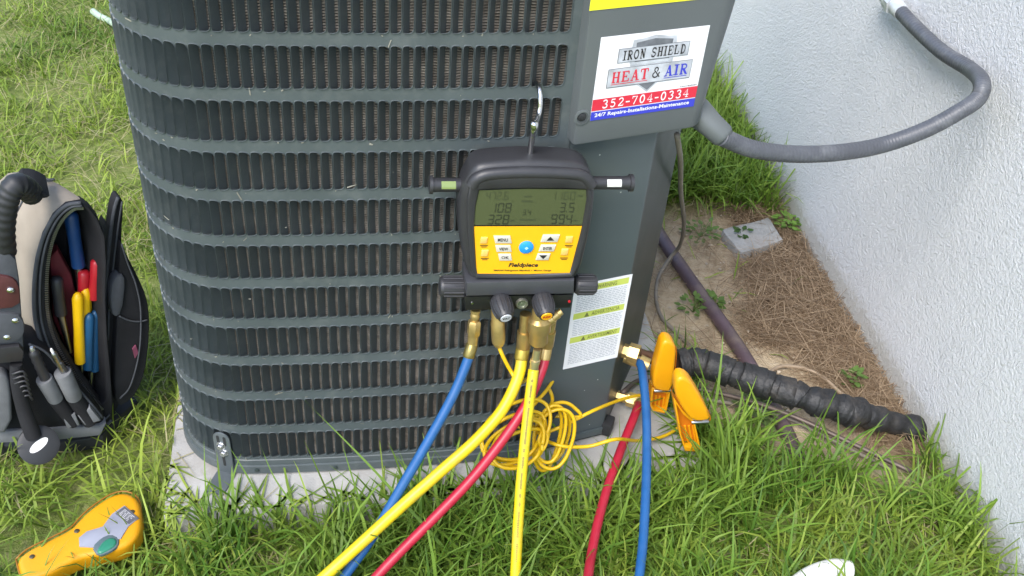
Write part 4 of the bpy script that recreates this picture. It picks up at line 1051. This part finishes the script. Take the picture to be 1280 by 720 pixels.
# front pocket panel with tool sleeves
fpl = Plane(bagP + bw_ * .035 - bu * .02, BH)
bm = BM(); prism(bm, smooth_poly(fpl.poly([(-40, 418), (10, 424), (38, 428), (60, 440), (84, 468), (112, 500), (131, 524), (131, 536), (118, 543), (60, 549), (0, 552), (-40, 552)]), 1), -bw_ * .05, .012, 3); pk = obj('front_pocket', bm, nylon, bag, smooth=60)
bm = BM(); prism(bm, fpl.poly([(-40, 541), (60, 537), (124, 532), (133, 530), (126, 545), (60, 552), (-40, 556)], .006), -bw_ * .02, .004); obj('pocket_hem', bm, cuff_m, pk)
def sleeve(x0, y0, x1, y1, r_):
    a, b_ = fpl.at(x0, y0, .014), fpl.at(x1, y1, .010); bm = BM()
    lathe(bm, a, b_, [(0, r_ * .86), (.0, r_), (.05, r_ * 1.06), (.95, r_ * .98), (1, r_ * .9)], 16); return obj('tool_sleeve', bm, cuff_m, pk, smooth=50)
sleeve(55, 473, 70, 499, .0135); sleeve(78, 465, 93, 497, .0140)
bm = BM(); a, b_ = fpl.at(70, 499, .008), fpl.at(93, 528, .006); lathe(bm, a, b_, [(0, .013), (1, .013)], 14); a, b_ = fpl.at(93, 497, .008), fpl.at(113, 527, .006); lathe(bm, a, b_, [(0, .0135), (1, .0135)], 14); obj('sleeve_tail', bm, nylon, pk, smooth=60)
for q in ((78, 520, 94, 518, 100, 532, 84, 536), (97, 520, 113, 510, 126, 526, 106, 532)):
    bm = BM(); prism(bm, fpl.poly([(q[0], q[1]), (q[2], q[3]), (q[4], q[5]), (q[6], q[7])], .018), -bw_ * .012, .002); obj('sleeve_patch', bm, cuff_m, pk)
bm = BM(); prism(bm, smooth_poly(fpl.poly([(-20, 470), (6, 468), (14, 480), (16, 540), (-20, 545)], .022), 1), -bw_ * .03, .006); obj('pouch', bm, cuff_m, pk, smooth=60)
# webbing strap with leather patch, rivets and buckle
spl = Plane(bagP + bw_ * .050 - bu * .05, BH)
bm = BM(); prism(bm, spl.poly([(-15, 318), (8, 314), (20, 325), (24, 350), (29, 420), (30, 448), (-15, 452)], 0), -bw_ * .016, .003); stp = obj('webbing_strap', bm, webbing, bag)
bm = BM(); prism(bm, smooth_poly(spl.poly([(-15, 345), (6, 345), (20, 350), (25, 364), (25, 384), (-15, 388)], .005), 1), -bw_ * .006, .002); obj('leather_patch', bm, leather, stp)
bm = BM(); prism(bm, smooth_poly(spl.poly([(-15, 394), (22, 392), (31, 404), (30, 420), (20, 428), (0, 430), (-15, 430)], .007), 1), -bw_ * .007, .0025); obj('buckle_flap', bm, webbing, stp)
for x, y in ((13, 362), (8.5, 421), (19, 400)):
    bm = BM(); c_ = spl.at(x, y, .005); lathe(bm, c_, c_ + bw_ * .005, [(0, .0058), (.5, .0055), (.9, .003), (1, .001)], 14); obj('rivet', bm, chrome, stp)
bm = BM(); prism(bm, spl.poly([(-15, 437), (24, 433), (30, 440), (28, 452), (-15, 456)], .010), -bw_ * .010, .002); obj('buckle', bm, blk_soft, stp)
# carrying handle: ribbed grip and its shoulder
hpl = Plane(bagP + bw_ * .03 - bu * .05, BH)
hp = [hpl.at(x, y, w) for x, y, w in ((40, 243, -.02), (31, 234, .0), (20, 231, .012), (11, 244, .015), (6, 266, .015), (4, 290, .013), (6, 314, .0))]
bm = BM(); tube(bm, hp, lambda t: .0172 + .0006 * math.sin(t * 95), 16, 20); hnd = obj('handle', bm, blk_rub, bag, smooth=180)
bm = BM(); prism(bm, smooth_poly(hpl.poly([(28, 236), (44, 236), (57, 242), (64, 247), (46, 250), (28, 250)], -.01), 1), -bw_ * .06, .004); obj('handle_mount', bm, nylon, hnd)
# opened flap on the right with its pockets
fl_ = Plane(bagP + bw_ * (-.03) + bu * .01, math.radians(40))
bm = BM(); prism(bm, smooth_poly(fl_.poly([(147, 247), (153, 248), (155, 262), (152, 290), (154, 330), (158, 400), (157, 460), (150, 505), (141, 520), (128, 515), (127, 470), (129, 410), (133, 350), (137, 300), (142, 262)], .01), 1), -fl_.w * .025, .006, 3); flap = obj('side_flap', bm, nylon, bag, smooth=60)
bm = BM(); prism(bm, smooth_poly(fl_.poly([(151, 300), (158, 318), (172, 345), (184, 372), (187.5, 400), (185, 445), (178, 478), (165, 500), (146, 510), (143, 470), (147, 400), (149, 340)], .03), 1), -fl_.w * .10, .02, 4); fpk = obj('flap_pocket', bm, nylon, flap, smooth=60)
bm = BM(); prism(bm, smooth_poly(fl_.poly([(140, 352), (152, 342), (158, 350), (153, 392), (142, 398), (138, 380)], .036), 1), -fl_.w * .02, .004); obj('flap_tab', bm, webbing, flap)
bm = BM(); tube(bm, fl_.poly([(147.5, 247), (143, 262), (138.5, 290), (134, 335), (130.5, 380), (129, 420)], .012), .0032, 8, 8); tube(bm, fl_.poly([(152.5, 252), (147.5, 285), (142, 330), (137, 380), (135, 425)], .013), .0018, 6, 8); obj('flap_zipper', bm, webbing, flap, smooth=180)
bm = BM(); prism(bm, fl_.poly([(166, 437), (170, 432), (173, 441), (169, 448)], .034), -fl_.w * .004); obj('pink_tag', bm, M('dusty_pink', (.20, .05, .09), .6), flap)
bm = BM(); lo = [(-50, 545), (60, 541), (130, 528), (150, 508), (166, 496)]
prism(bm, [Vector((p.x, p.y, .03)) for p in [G(x, y, .03) for x, y in ((-60, 560), (60, 556), (128, 545), (150, 520), (172, 500), (150, 470), (60, 480), (-60, 500))]], (0, 0, -.03), .006); obj('bag_base', bm, blk_rub, bag)

bm = BM()
for row_ in ([(152, 305), (160, 330), (170, 356), (176, 390), (174, 440), (163, 482), (150, 498)], [(149, 395), (160, 400), (172, 402), (184, 400)]):
    tube(bm, fl_.poly(row_, .034), .0016, 6, 6)
obj('pocket_seam', bm, webbing, fpk, smooth=180)
bm = BM(); tube(bm, fpl.poly([(36, 430), (58, 441), (82, 469), (110, 500), (128, 522)], .006), .0024, 6, 8); obj('pocket_binding', bm, webbing, pk, smooth=180)
bm = BM(); tube(bm, [p - bw_ * .07 - bu * .03 for p in OUT3[:12]], .0022, 6, 6); obj('body_seam', bm, webbing, bag, smooth=180)
# ---- tools, each its own thing
def grip(bm, px0, px1, w, r_, pl=bp_, mi=0):
    a, b_ = pl.at(*px0, w), pl.at(*px1, w); lathe(bm, a, b_, [(0, r_ * .35), (.03, r_ * .75), (.08, r_), (.5, r_ * .92), (1, r_)], 14, mi)
def tool(name, label, cat, grips, m, head, w, r_, group=None):
    t = thing(name, label, cat, bp_.at(*head[1], w) , group)
    for g in grips:
        bm = BM(); grip(bm, g[0], g[1], g[2] if len(g) > 2 else w, r_); obj('handle', bm, m, t, smooth=60)
    bm = BM(); a, b_ = bp_.at(*head[0], w), bp_.at(*head[1], w); tube(bm, [a, a.lerp(b_, .5), b_], lambda q: .007 - .003 * q, 8, 3); obj('steel_head', bm, steel, t, smooth=60)
tool('pliers', 'bright yellow handled pliers standing in the bag opening', 'pliers', [((97, 366), (100, 452), -.010), ((107, 360), (105, 452), -.022)], tool_yel, ((101, 452), (101, 490)), -.03, .0095)
tool('screwdriver', 'short yellow handled tool behind the yellow pliers', 'screwdriver', [((117, 356), (116, 400))], tool_yel, ((116, 400), (114, 460)), -.035, .0080)
tool('pliers', 'blue handled pliers low in the bag beside yellow pliers', 'pliers', [((112, 392), (110, 460), -.012), ((119, 388), (118, 462), -.02)], M('steel_blue_grip', (.012, .08, .18), .4), ((114, 460), (112, 500)), -.025, .0085)
tool('nut_driver', 'dark blue handled driver at the top of the bag opening', 'nut driver', [((88, 264), (98, 332))], blue_m, ((98, 332), (104, 400)), -.035, .0115)
tool('pliers', 'red handled pliers in the middle of the bag opening', 'pliers', [((105, 338), (104, 378), -.028), ((121, 324), (117, 372), -.022)], red_m, ((109, 376), (110, 420)), -.034, .0100)
tool('screwdriver', 'black handled screwdriver at the back of the bag opening', 'screwdriver', [((70, 346), (76, 392))], blk_soft, ((76, 392), (88, 440)), -.02, .0105)
def pocket_tool(name, label, cat, px0, px1, r_, m, tip):
    t = thing(name, label, cat, fpl.at(*px1, .014))
    bm = BM(); a, b_ = fpl.at(*px0, .016), fpl.at(*px1, .014); lathe(bm, a, b_, [(0, r_ * .55), (.05, r_ * .9), (.15, r_), (.22, r_ * .85), (.3, r_), (.4, r_ * .85), (.5, r_), (.6, r_ * .85), (.7, r_), (1, r_ * .9)], 12); obj('handle', bm, m, t, smooth=50)
    bm = BM(); d = (a - b_).normalized(); lathe(bm, a - d * .002, a + d * .008, [(0, r_ * .45), (.6, r_ * .5), (1, r_ * .3)], 10); obj('end_cap', bm, tip, t, smooth=60)
pocket_tool('screwdriver', 'black ribbed screwdriver with grey end in left grey sleeve', 'screwdriver', (41, 438), (58, 476), .0090, blk_soft, zinc)
pocket_tool('screwdriver', 'thin steel driver with pale tip in right grey sleeve', 'screwdriver', (66, 440), (82, 470), .0055, steel, white_pl)
pocket_tool('pocket_knife', 'dark slim tool with steel edge beside the thin driver', 'knife', (75, 452), (88, 472), .0045, M('dark_steel', (.12, .12, .13), .35, .8), steel)
# hanging black reel with white oval label
tt = thing('tape_reel', 'black hanging reel with white oval label in front of bag', 'tape reel', G(52, 572, 0))
bm = BM(); a = fpl.at(48, 556, .045); ax_ = (bw_ * .8 + Vector((.15, 0, .75))).normalized()
lathe(bm, a - ax_ * .012, a + ax_ * .012, [(0, .026), (.12, .034), (.88, .034), (1, .027)], 26); obj('case', bm, blk_rub, tt, smooth=60)
bm = BM(); ex = bu; ey = ax_.cross(ex).normalized(); ex = ey.cross(ax_).normalized(); c_ = a + ax_ * .0126
pts = [c_ + (ex * math.cos(q) * .019 + ey * math.sin(q) * .0085) for q in [2 * math.pi * i / 20 for i in range(20)]]
pts = [c_ + (p - c_).dot(ex) * (ex * .85 + ey * .35) + (p - c_).dot(ey) * ey - ex * 0.0 for p in pts]
quad(bm, pts); obj('oval_label', bm, white_pl, tt, smooth=None)
bm = BM(); tube(bm, [fpl.at(20, 455, .02), fpl.at(22, 480, .026), fpl.at(31, 515, .03), fpl.at(42, 545, .04)], lambda t: .010 + .004 * t, 10, 6); obj('leash', bm, nylon, tt, smooth=60)
bm = BM()
for q in range(6): tube(bm, [fpl.at(15 + q * 1.5, 468 + q * 6, .034), fpl.at(28 + q * 1.5, 464 + q * 6, .036), fpl.at(33 + q * 1.5, 470 + q * 6, .034)], .002, 6, 3)
obj('leash_coil', bm, blk_soft, tt, smooth=180)

# ================================================================== HANDHELD METER IN THE GRASS
mz_ = .075
mo = [(20, 699), (33, 687), (55, 676), (78, 665), (90, 658), (97, 650), (110, 637), (125, 626), (138, 618), (152, 614), (164, 616), (172, 622), (176, 634), (177, 655), (174, 666), (166, 676), (154, 684), (125, 692), (97, 697), (80, 706), (62, 716), (46, 722), (30, 726), (24, 715)]
met = thing('handheld_meter', 'yellow handheld meter with grey panel and green button in grass', 'meter', G(100, 670, 0))
dn = Vector((-.05, .12, -1)).normalized()
bm = BM(); prism(bm, smooth_poly([G(x, y, mz_) for x, y in mo], 1), dn * .045, .010, 4, back_bev=True); mb2 = obj('case', bm, meter_m, met, smooth=60)
bm = BM(); prism(bm, [G(x, y, mz_ + .0025) for x, y in ((98.5, 672), (108, 664), (128, 658), (140, 642), (155.5, 631.5), (173, 647), (160, 658), (151, 673), (141, 676), (132, 680), (118, 684), (99, 683))], dn * .006, .001); mgp = obj('grey_panel', bm, meter_grey, met)
bm = BM(); prism(bm, [G(x, y, mz_ + .0032) for x, y in ((144, 642), (155.5, 633), (172.5, 647), (161, 655))], dn * .002); lb = obj('data_label', bm, M('label_dark', (.10, .10, .11), .5), met)
bm = BM()
A_, B_, C_, D_ = G(146, 641.5, mz_ + .0036), G(155.5, 634.5, mz_ + .0036), G(170.5, 646.5, mz_ + .0036), G(160.5, 653.5, mz_ + .0036)
for i in range(6):
    f0_, f1_ = .06 + i * .155, .06 + i * .155 + .07
    x = .08
    while x < .82:
        w_ = random.uniform(.1, .3); e_ = min(x + w_, .92)
        P = lambda u, v: (A_.lerp(D_, u)).lerp(B_.lerp(C_, u), v)
        quad(bm, [P(x, f0_), P(e_, f0_), P(e_, f1_), P(x, f1_)]); x = e_ + .06
obj('label_print', bm, M('label_pale_print', (.5, .5, .5), .5), lb, smooth=None)
bm = BM(); prism(bm, smooth_poly([G(x, y, mz_ + .006) for x, y in ((120, 688), (128, 676), (138, 670.5), (146, 673), (145, 681), (134, 688), (124, 692))], 1), dn * .012, .004, 3); obj('green_button', bm, green_m, met, smooth=60)
bm = BM(); prism(bm, smooth_poly([G(x, y, mz_ + .003) for x, y in ((114, 684), (126, 672), (138, 667), (149, 672), (148, 682), (136, 690), (122, 694))], 1), dn * .006, .002, 2); obj('button_surround', bm, M('slate', (.10, .14, .15), .5), met, smooth=60)
bm = BM(); tube(bm, [G(x, y, mz_ - .012) for x, y in mo] + [G(*mo[0], mz_ - .012)], .0016, 6, 2); obj('case_seam', bm, M('seam_amber', (.30, .13, .01), .5), met, smooth=180)
for x, y in ((165, 640), (96, 664), (40, 696)):
    bm = BM(); c_ = G(x, y, mz_ + .0005); lathe(bm, c_, c_ + Vector((0, 0, .0016)), [(0, .0042), (.6, .0042), (1, .0032)], 14); obj('screw', bm, M('screw_dark', (.12, .10, .06), .4, .6), met)

# ================================================================== GRASS
grass_m, nt, b = new_mat('grass_blade'); N, L = nt.nodes, nt.links
at = N.new('ShaderNodeAttribute'); at.attribute_name = 'tint'
L.new(at.outputs['Color'], b.inputs['Base Color']); b.inputs['Roughness'].default_value = .55; b.inputs['Specular IOR Level'].default_value = .4
trn = N.new('ShaderNodeBsdfTranslucent'); L.new(at.outputs['Color'], trn.inputs['Color'])
ms = N.new('ShaderNodeMixShader'); ms.inputs['Fac'].default_value = .35
L.new(b.outputs[0], ms.inputs[1]); L.new(trn.outputs[0], ms.inputs[2]); L.new(ms.outputs[0], N['Material Output'].inputs['Surface'])
def blades(name, x, y, z, length, width, lean, az, droop, tint, label, cat_label=None):
    n = len(x); lv = np.array([0, .3, .62, .86, 1.0]); wv = np.array([.75, 1.0, .85, .5, .04])
    dirx, diry = np.cos(az), np.sin(az); fa = az + np.pi / 2 + rng.normal(0, .5, n); wx, wy = np.cos(fa), np.sin(fa)
    V3 = np.zeros((n, 5, 2, 3), np.float32)
    hx = np.zeros(n); hz = np.zeros(n); prev = 0.0
    for i, t in enumerate(lv):
        if i:
            a = lean + droop * ((t + prev) / 2) ** 1.6 * 1.5; a = np.minimum(a, 2.3); ds = (t - prev) * length
            hx = hx + np.sin(a) * ds; hz = hz + np.cos(a) * ds
        prev = t
        zz = np.maximum(z + hz, .003 + 0 * z)
        inpad = poly_dist(x + dirx * hx, y + diry * hx, PAD) < .004
        zz = np.where(inpad, np.maximum(zz, PADZ + .004), zz)
        for s_, k in ((-1, 0), (1, 1)):
            V3[:, i, k, 0] = x + dirx * hx + s_ * wx * width * wv[i] / 2
            V3[:, i, k, 1] = y + diry * hx + s_ * wy * width * wv[i] / 2
            V3[:, i, k, 2] = zz + (.0 if i else 0) + s_ * k * 0
    nv = n * 10; base = (np.arange(n) * 10)[:, None]
    q = np.array([[0, 1, 3, 2], [2, 3, 5, 4], [4, 5, 7, 6], [6, 7, 9, 8]]).reshape(1, -1)
    fi = (base + q).reshape(-1).astype(np.int32); nf = n * 4
    me = bpy.data.meshes.new(name); me.vertices.add(nv); me.vertices.foreach_set('co', V3.reshape(-1))
    me.loops.add(nf * 4); me.loops.foreach_set('vertex_index', fi)
    me.polygons.add(nf); me.polygons.foreach_set('loop_start', np.arange(nf, dtype=np.int32) * 4); me.polygons.foreach_set('loop_total', np.full(nf, 4, np.int32))
    me.update(calc_edges=True); me.polygons.foreach_set('use_smooth', np.ones(nf, bool))
    ca = me.attributes.new('tint', 'FLOAT_COLOR', 'POINT'); c4 = np.ones((n, 10, 4), np.float32); c4[:, :, :3] = tint[:, None, :]
    ca.data.foreach_set('color', c4.reshape(-1))
    o = link_mesh(name, me, grass_m, base=(0, 0, 0)); tag(o, label, None, None, 'stuff'); return o
BAGF = gpoly([(-60, 552), (60, 548), (128, 538), (150, 512), (168, 498), (150, 470), (60, 470), (-60, 490)])
WHT = [tuple(G(x, y, .05)[:2]) for x, y in ((970, 730), (1000, 700), (1050, 694), (1070, 704), (1070, 740))]
METF = [tuple(G(x, y, .05)[:2]) for x, y in mo]
STONE = [tuple(p[:2]) for p in sp]
HOSEX = []
def scatter(n, x0, x1, y0, y1): return rng.uniform(x0, x1, n), rng.uniform(y0, y1, n)
def keep_mask(x, y, pad=-.004):
    k = (poly_dist(x, y, PAD) > pad) & (poly_dist(x, y, BAGF) > .0) & (wall_side(x, y) < -.008) & (poly_dist(x, y, STONE) > 0)
    k &= (poly_dist(x, y, METF) > -.012) & (poly_dist(x, y, WHT) > -.005)
    return k
def lerp_tint(a, b_, t): return np.array(a)[None] * (1 - t[:, None]) + np.array(b_)[None] * t[:, None]
def tints(x, y, n, seed):
    t = np.clip(vnoise(x, y, seed, .25) * .60 + vnoise(x, y, seed + 1, .07) * .3 + rng.normal(0, .17, n) + .05, 0, 1)
    c = lerp_tint((.095, .19, .020), (.34, .43, .065), t)
    return c * rng.uniform(.75, 1.2, n)[:, None]
# lawn
n = 160000
x, y = scatter(n, -2.3, 1.15, -.75, 2.9)
dens = np.clip(vnoise(x, y, 11, .10) * 1.6 - .15, .18, 1)
dirtd = poly_dist(x, y, DIRT); strd = poly_dist(x, y, STRAW)
k = keep_mask(x, y) & (rng.random(n) < dens) & ((dirtd > .02) | (rng.random(n) < .02)) & ((strd > .02) | (rng.random(n) < .01))
x, y = x[k], y[k]; n = len(x)
front = np.clip((.25 - y) / .35, 0, 1); front = np.where(x > .5, np.clip((.35 - y) / .2, 0, 1), front)
ln = rng.gamma(6, .0085, n) * (1 + .55 * front) ; wd_ = rng.uniform(.0022, .0046, n) * (1 + .25 * front)
blades('lawn_grass', x, y, np.full(n, -.006), ln, wd_, np.abs(rng.normal(.45, .35, n)), rng.uniform(0, 6.28, n), rng.uniform(.2, 1.5, n), tints(x, y, n, 20), 'bright green lawn grass around the pad and bag')
# taller tufts at the pad's front edge and to the right
x, y = scatter(27000, -.75, 1.1, -.62, .30)
fd = poly_dist(x, y, PAD)
tuft = vnoise(x, y, 31, .055)
k = keep_mask(x, y, .0) & (((fd < .16) & (y < .1)) | ((x > .5) & (y < .30)) | (y < -.22)) & (tuft > np.where(x > .62, .50, np.where(x > .1, .38, .51))) & (poly_dist(x, y, DIRT) > .0)
k &= ~((x < -.30) & (y > -.28))
x, y = x[k], y[k]; n = len(x)
blades('tall_grass', x, y, np.full(n, -.004), rng.gamma(9, .0115, n), rng.uniform(.0035, .0062, n), np.abs(rng.normal(.32, .25, n)), rng.uniform(0, 6.28, n), rng.uniform(.2, 1.3, n), tints(x, y, n, 40) * np.array([[.68, .82, .74]]), 'long green grass blades along the front of the pad')
# blades rooted along the pad's front edge, leaning over it
n = 950; s_ = rng.uniform(-.02, PADW + .06, n); o_ = -rng.uniform(.004, .055, n)
x = PAD0.x + PU.x * s_ + PV.x * o_; y = PAD0.y + PU.y * s_ + PV.y * o_
k = (vnoise(x, y, 91, .035) > .40 + .30 * np.clip((.42 - s_) / .2, 0, 1)); x, y = x[k], y[k]; n = len(x)
blades('tall_grass', x, y, np.full(n, -.004), rng.gamma(10, .0112, n), rng.uniform(.0032, .0075, n), np.abs(rng.normal(.30, .22, n)), PH + np.pi / 2 + rng.normal(0, 1.0, n), rng.uniform(.1, 1.3, n), tints(x, y, n, 44) * np.array([[.66, .80, .74]]), 'long green grass blades leaning over the front edge of the pad')
n = 260; s_ = rng.uniform(-.02, .32, n); o_ = PADW + rng.uniform(.004, .06, n)
x = PAD0.x + PU.x * o_ + PV.x * s_; y = PAD0.y + PU.y * o_ + PV.y * s_
blades('tall_grass', x, y, np.full(n, -.004), rng.gamma(10, .0135, n), rng.uniform(.0032, .007, n), np.abs(rng.normal(.30, .22, n)), PH + np.pi + rng.normal(0, 1.0, n), rng.uniform(.1, 1.3, n), tints(x, y, n, 46) * np.array([[.70, .82, .74]]), 'long green grass blades leaning over the right edge of the pad')
# tuft between the unit and the wall
x, y = scatter(9000, .52, .95, 1.02, 1.75)
k = keep_mask(x, y) & (vnoise(x, y, 51, .06) > .38); x, y = x[k], y[k]; n = len(x)
blades('tall_grass', x, y, np.full(n, -.004), rng.gamma(8, .014, n), rng.uniform(.0035, .006, n), np.abs(rng.normal(.3, .25, n)), rng.uniform(0, 6.28, n), rng.uniform(.2, 1.3, n), tints(x, y, n, 60) * np.array([[.72, .84, .80]]), 'tuft of long grass behind the unit by the wall')
# thatch and dry straw lying in the lawn
n = 30000; x, y = scatter(n, -2.3, 1.1, -.7, 2.9)
k = keep_mask(x, y) & (vnoise(x, y, 71, .16) > .30) & (poly_dist(x, y, DIRT) > -.02); x, y = x[k], y[k]; n = len(x)
tt_ = rng.random(n); blades('dry_grass', x, y, np.full(n, .004) + rng.uniform(0, .016, n), rng.gamma(5, .012, n), rng.uniform(.0013, .0026, n), rng.normal(1.35, .2, n), rng.uniform(0, 6.28, n), rng.uniform(-.2, .3, n), lerp_tint((.28, .25, .10), (.48, .44, .24), tt_), 'dry straw coloured grass lying between the green blades')
# pine straw along the wall
x, y = scatter(26000, .55, 1.2, .1, 1.3)
k = (poly_dist(x, y, STRAW) + (vnoise(x, y, 81, .05) - .5) * .10 < .01) & (wall_side(x, y) < -.004) & (poly_dist(x, y, STONE) > .004); x, y = x[k], y[k]
x2, y2 = scatter(3500, .45, 1.0, .3, 1.1); k2 = (poly_dist(x2, y2, DIRT) < .0) & (poly_dist(x2, y2, PAD) > .01) & (wall_side(x2, y2) < -.01) & (poly_dist(x2, y2, STONE) > .004) & (vnoise(x2, y2, 83, .08) > .5); x, y = np.concatenate([x, x2[k2]]), np.concatenate([y, y2[k2]])
n = len(x); tt_ = rng.random(n) ** 1.6
blades('pine_straw', x, y, rng.uniform(.002, .020, n), rng.gamma(7, .0085, n), rng.uniform(.0010, .0019, n), rng.normal(1.5, .12, n), rng.uniform(0, 6.28, n), rng.uniform(-.15, .15, n), lerp_tint((.18, .12, .07), (.50, .38, .25), tt_), 'brown pine straw lying along the foot of the wall')
# a few long single stalks in front of the guard
hx_ = [(465, 583, 380, 500), (610, 575, 300, 545), (345, 660, 245, 552)]
ta = [((560, 690), (470, 590), (381, 500), .0062), ((330, 640), (312, 600), (283, 552), .005), ((520, 640), (512, 600), (498, 560), .004), ((455, 640), (440, 595), (425, 545), .004), ((382, 650), (345, 600), (325, 555), .004)]
for a_, b2_, c2_, w_ in ta:
    P0 = G(*a_, .055); P2 = V(*c2_, Vector(sk(24, 0, -.03)), TH); P1 = path_between([a_, b2_, c2_], P0, P2)[1]
    bm = BM(); cl = crom([P0, P1, P2], 6); prevv = None
    for i, p in enumerate(cl):
        d = (cl[min(i + 1, len(cl) - 1)] - cl[max(i - 1, 0)]).normalized(); s_ = d.cross((CAM - p).normalized()).normalized() * w_ / 2 * (1 - (i / (len(cl) - 1)) ** 2 * .95)
        cur = (bm.verts.new(p - s_), bm.verts.new(p + s_ + Vector((0, -.0012, 0))))
        if prevv: bm.faces.new((prevv[0], prevv[1], cur[1], cur[0]))
        prevv = cur
    me = bpy.data.meshes.new('grass_stalk'); bm.to_mesh(me); bm.free()
    ca = me.attributes.new('tint', 'FLOAT_COLOR', 'POINT'); ca.data.foreach_set('color', np.tile(np.array([.15, .26, .035, 1], np.float32), len(me.vertices)))
    lab = {381: 'long green grass blade slanting left across the lowest louvre rows', 283: 'straight green grass blade before the lower left of the louvred guard', 498: 'short green grass blade beside the blue hose before the guard', 425: 'green grass blade crossing below the long slanting blade', 325: 'green grass blade leaning left over the front of the concrete pad'}[c2_[0]]
    o = link_mesh('grass_stalk', me, grass_m, base=P0); tag(o, lab, 'grass blade', 'long grass blades before the guard')
# small weeds in the dirt
def weed(px, py, r_, nl, label, tintc=(.11, .19, .04)):
    c_ = G(px, py, 0.0); bm = BM(); tv = []
    for i in range(nl):
        a = random.uniform(0, 6.28); rr_ = r_ * random.uniform(.2, 1); z = random.uniform(.01, .035); p = c_ + Vector((math.cos(a) * rr_, math.sin(a) * rr_, z)); l_ = random.uniform(.012, .022); w_ = l_ * .32
        d = Vector((math.cos(a), math.sin(a), random.uniform(-.2, .5))).normalized(); s_ = d.cross(Vector((0, 0, 1))).normalized()
        P = [p, p + d * l_ * .35 + s_ * w_, p + d * l_ * .75 + s_ * w_ * .7, p + d * l_, p + d * l_ * .75 - s_ * w_ * .7, p + d * l_ * .35 - s_ * w_]
        bm.faces.new([bm.verts.new(q) for q in P])
        if i % 3 == 0: tube(bm, [c_, c_.lerp(p, .5) + Vector((0, 0, .004)), p], .0009, 4, 2)
    me = bpy.data.meshes.new('weed'); bm.to_mesh(me); bm.free()
    ca = me.attributes.new('tint', 'FLOAT_COLOR', 'POINT'); cc_ = np.ones((len(me.vertices), 4), np.float32); cc_[:, :3] = np.array(tintc) * rng.uniform(.75, 1.25, (len(me.vertices), 1)); ca.data.foreach_set('color', cc_.reshape(-1))
    o = link_mesh('weed', me, grass_m, base=c_); tag(o, label, 'weed', 'small weeds on the bare soil')
weed(866, 390, .030, 26, 'small green weed on the sand left of the brown purple pipe')
weed(890, 386, .018, 22, 'tiny weed growing over the brown purple pipe')
weed(985, 285, .035, 60, 'bright green weed between paving stone and wall', (.15, .27, .05))
weed(875, 296, .045, 36, 'loose green weed left of the paving stone', (.12, .20, .05))
weed(925, 300, .016, 26, 'small dark weed growing over the paving stone front', (.06, .12, .03))
weed(1062, 480, .02, 26, 'small weed in the pine straw by the tan cable')
weed(945, 520, .05, 60, 'bushy pale weed below the copper line', (.13, .20, .06))
# pebbles on the bare soil
pm = M('pebble', (.42, .36, .28), .8, var=.3)
bm = BM(); cnt = 0
for _ in range(260):
    x_, y_ = random.uniform(.45, 1.0), random.uniform(.3, 1.1)
    if poly_dist(np.array([x_]), np.array([y_]), DIRT)[0] > -.01 or wall_side(x_, y_) > -.02: continue
    t_ = BM(); bmesh.ops.create_icosphere(t_, subdivisions=1, radius=random.uniform(.0018, .0048))
    for v in t_.verts: v.co = Vector((v.co.x * random.uniform(.8, 1.3), v.co.y * random.uniform(.8, 1.2), v.co.z * .7))
    merge(bm, t_, Matrix.Translation((x_, y_, .002)))
tag(obj('pebbles', bm, pm, base=(0, 0, 0)), 'tiny pebbles scattered on the bare sandy soil', None, None, 'stuff')
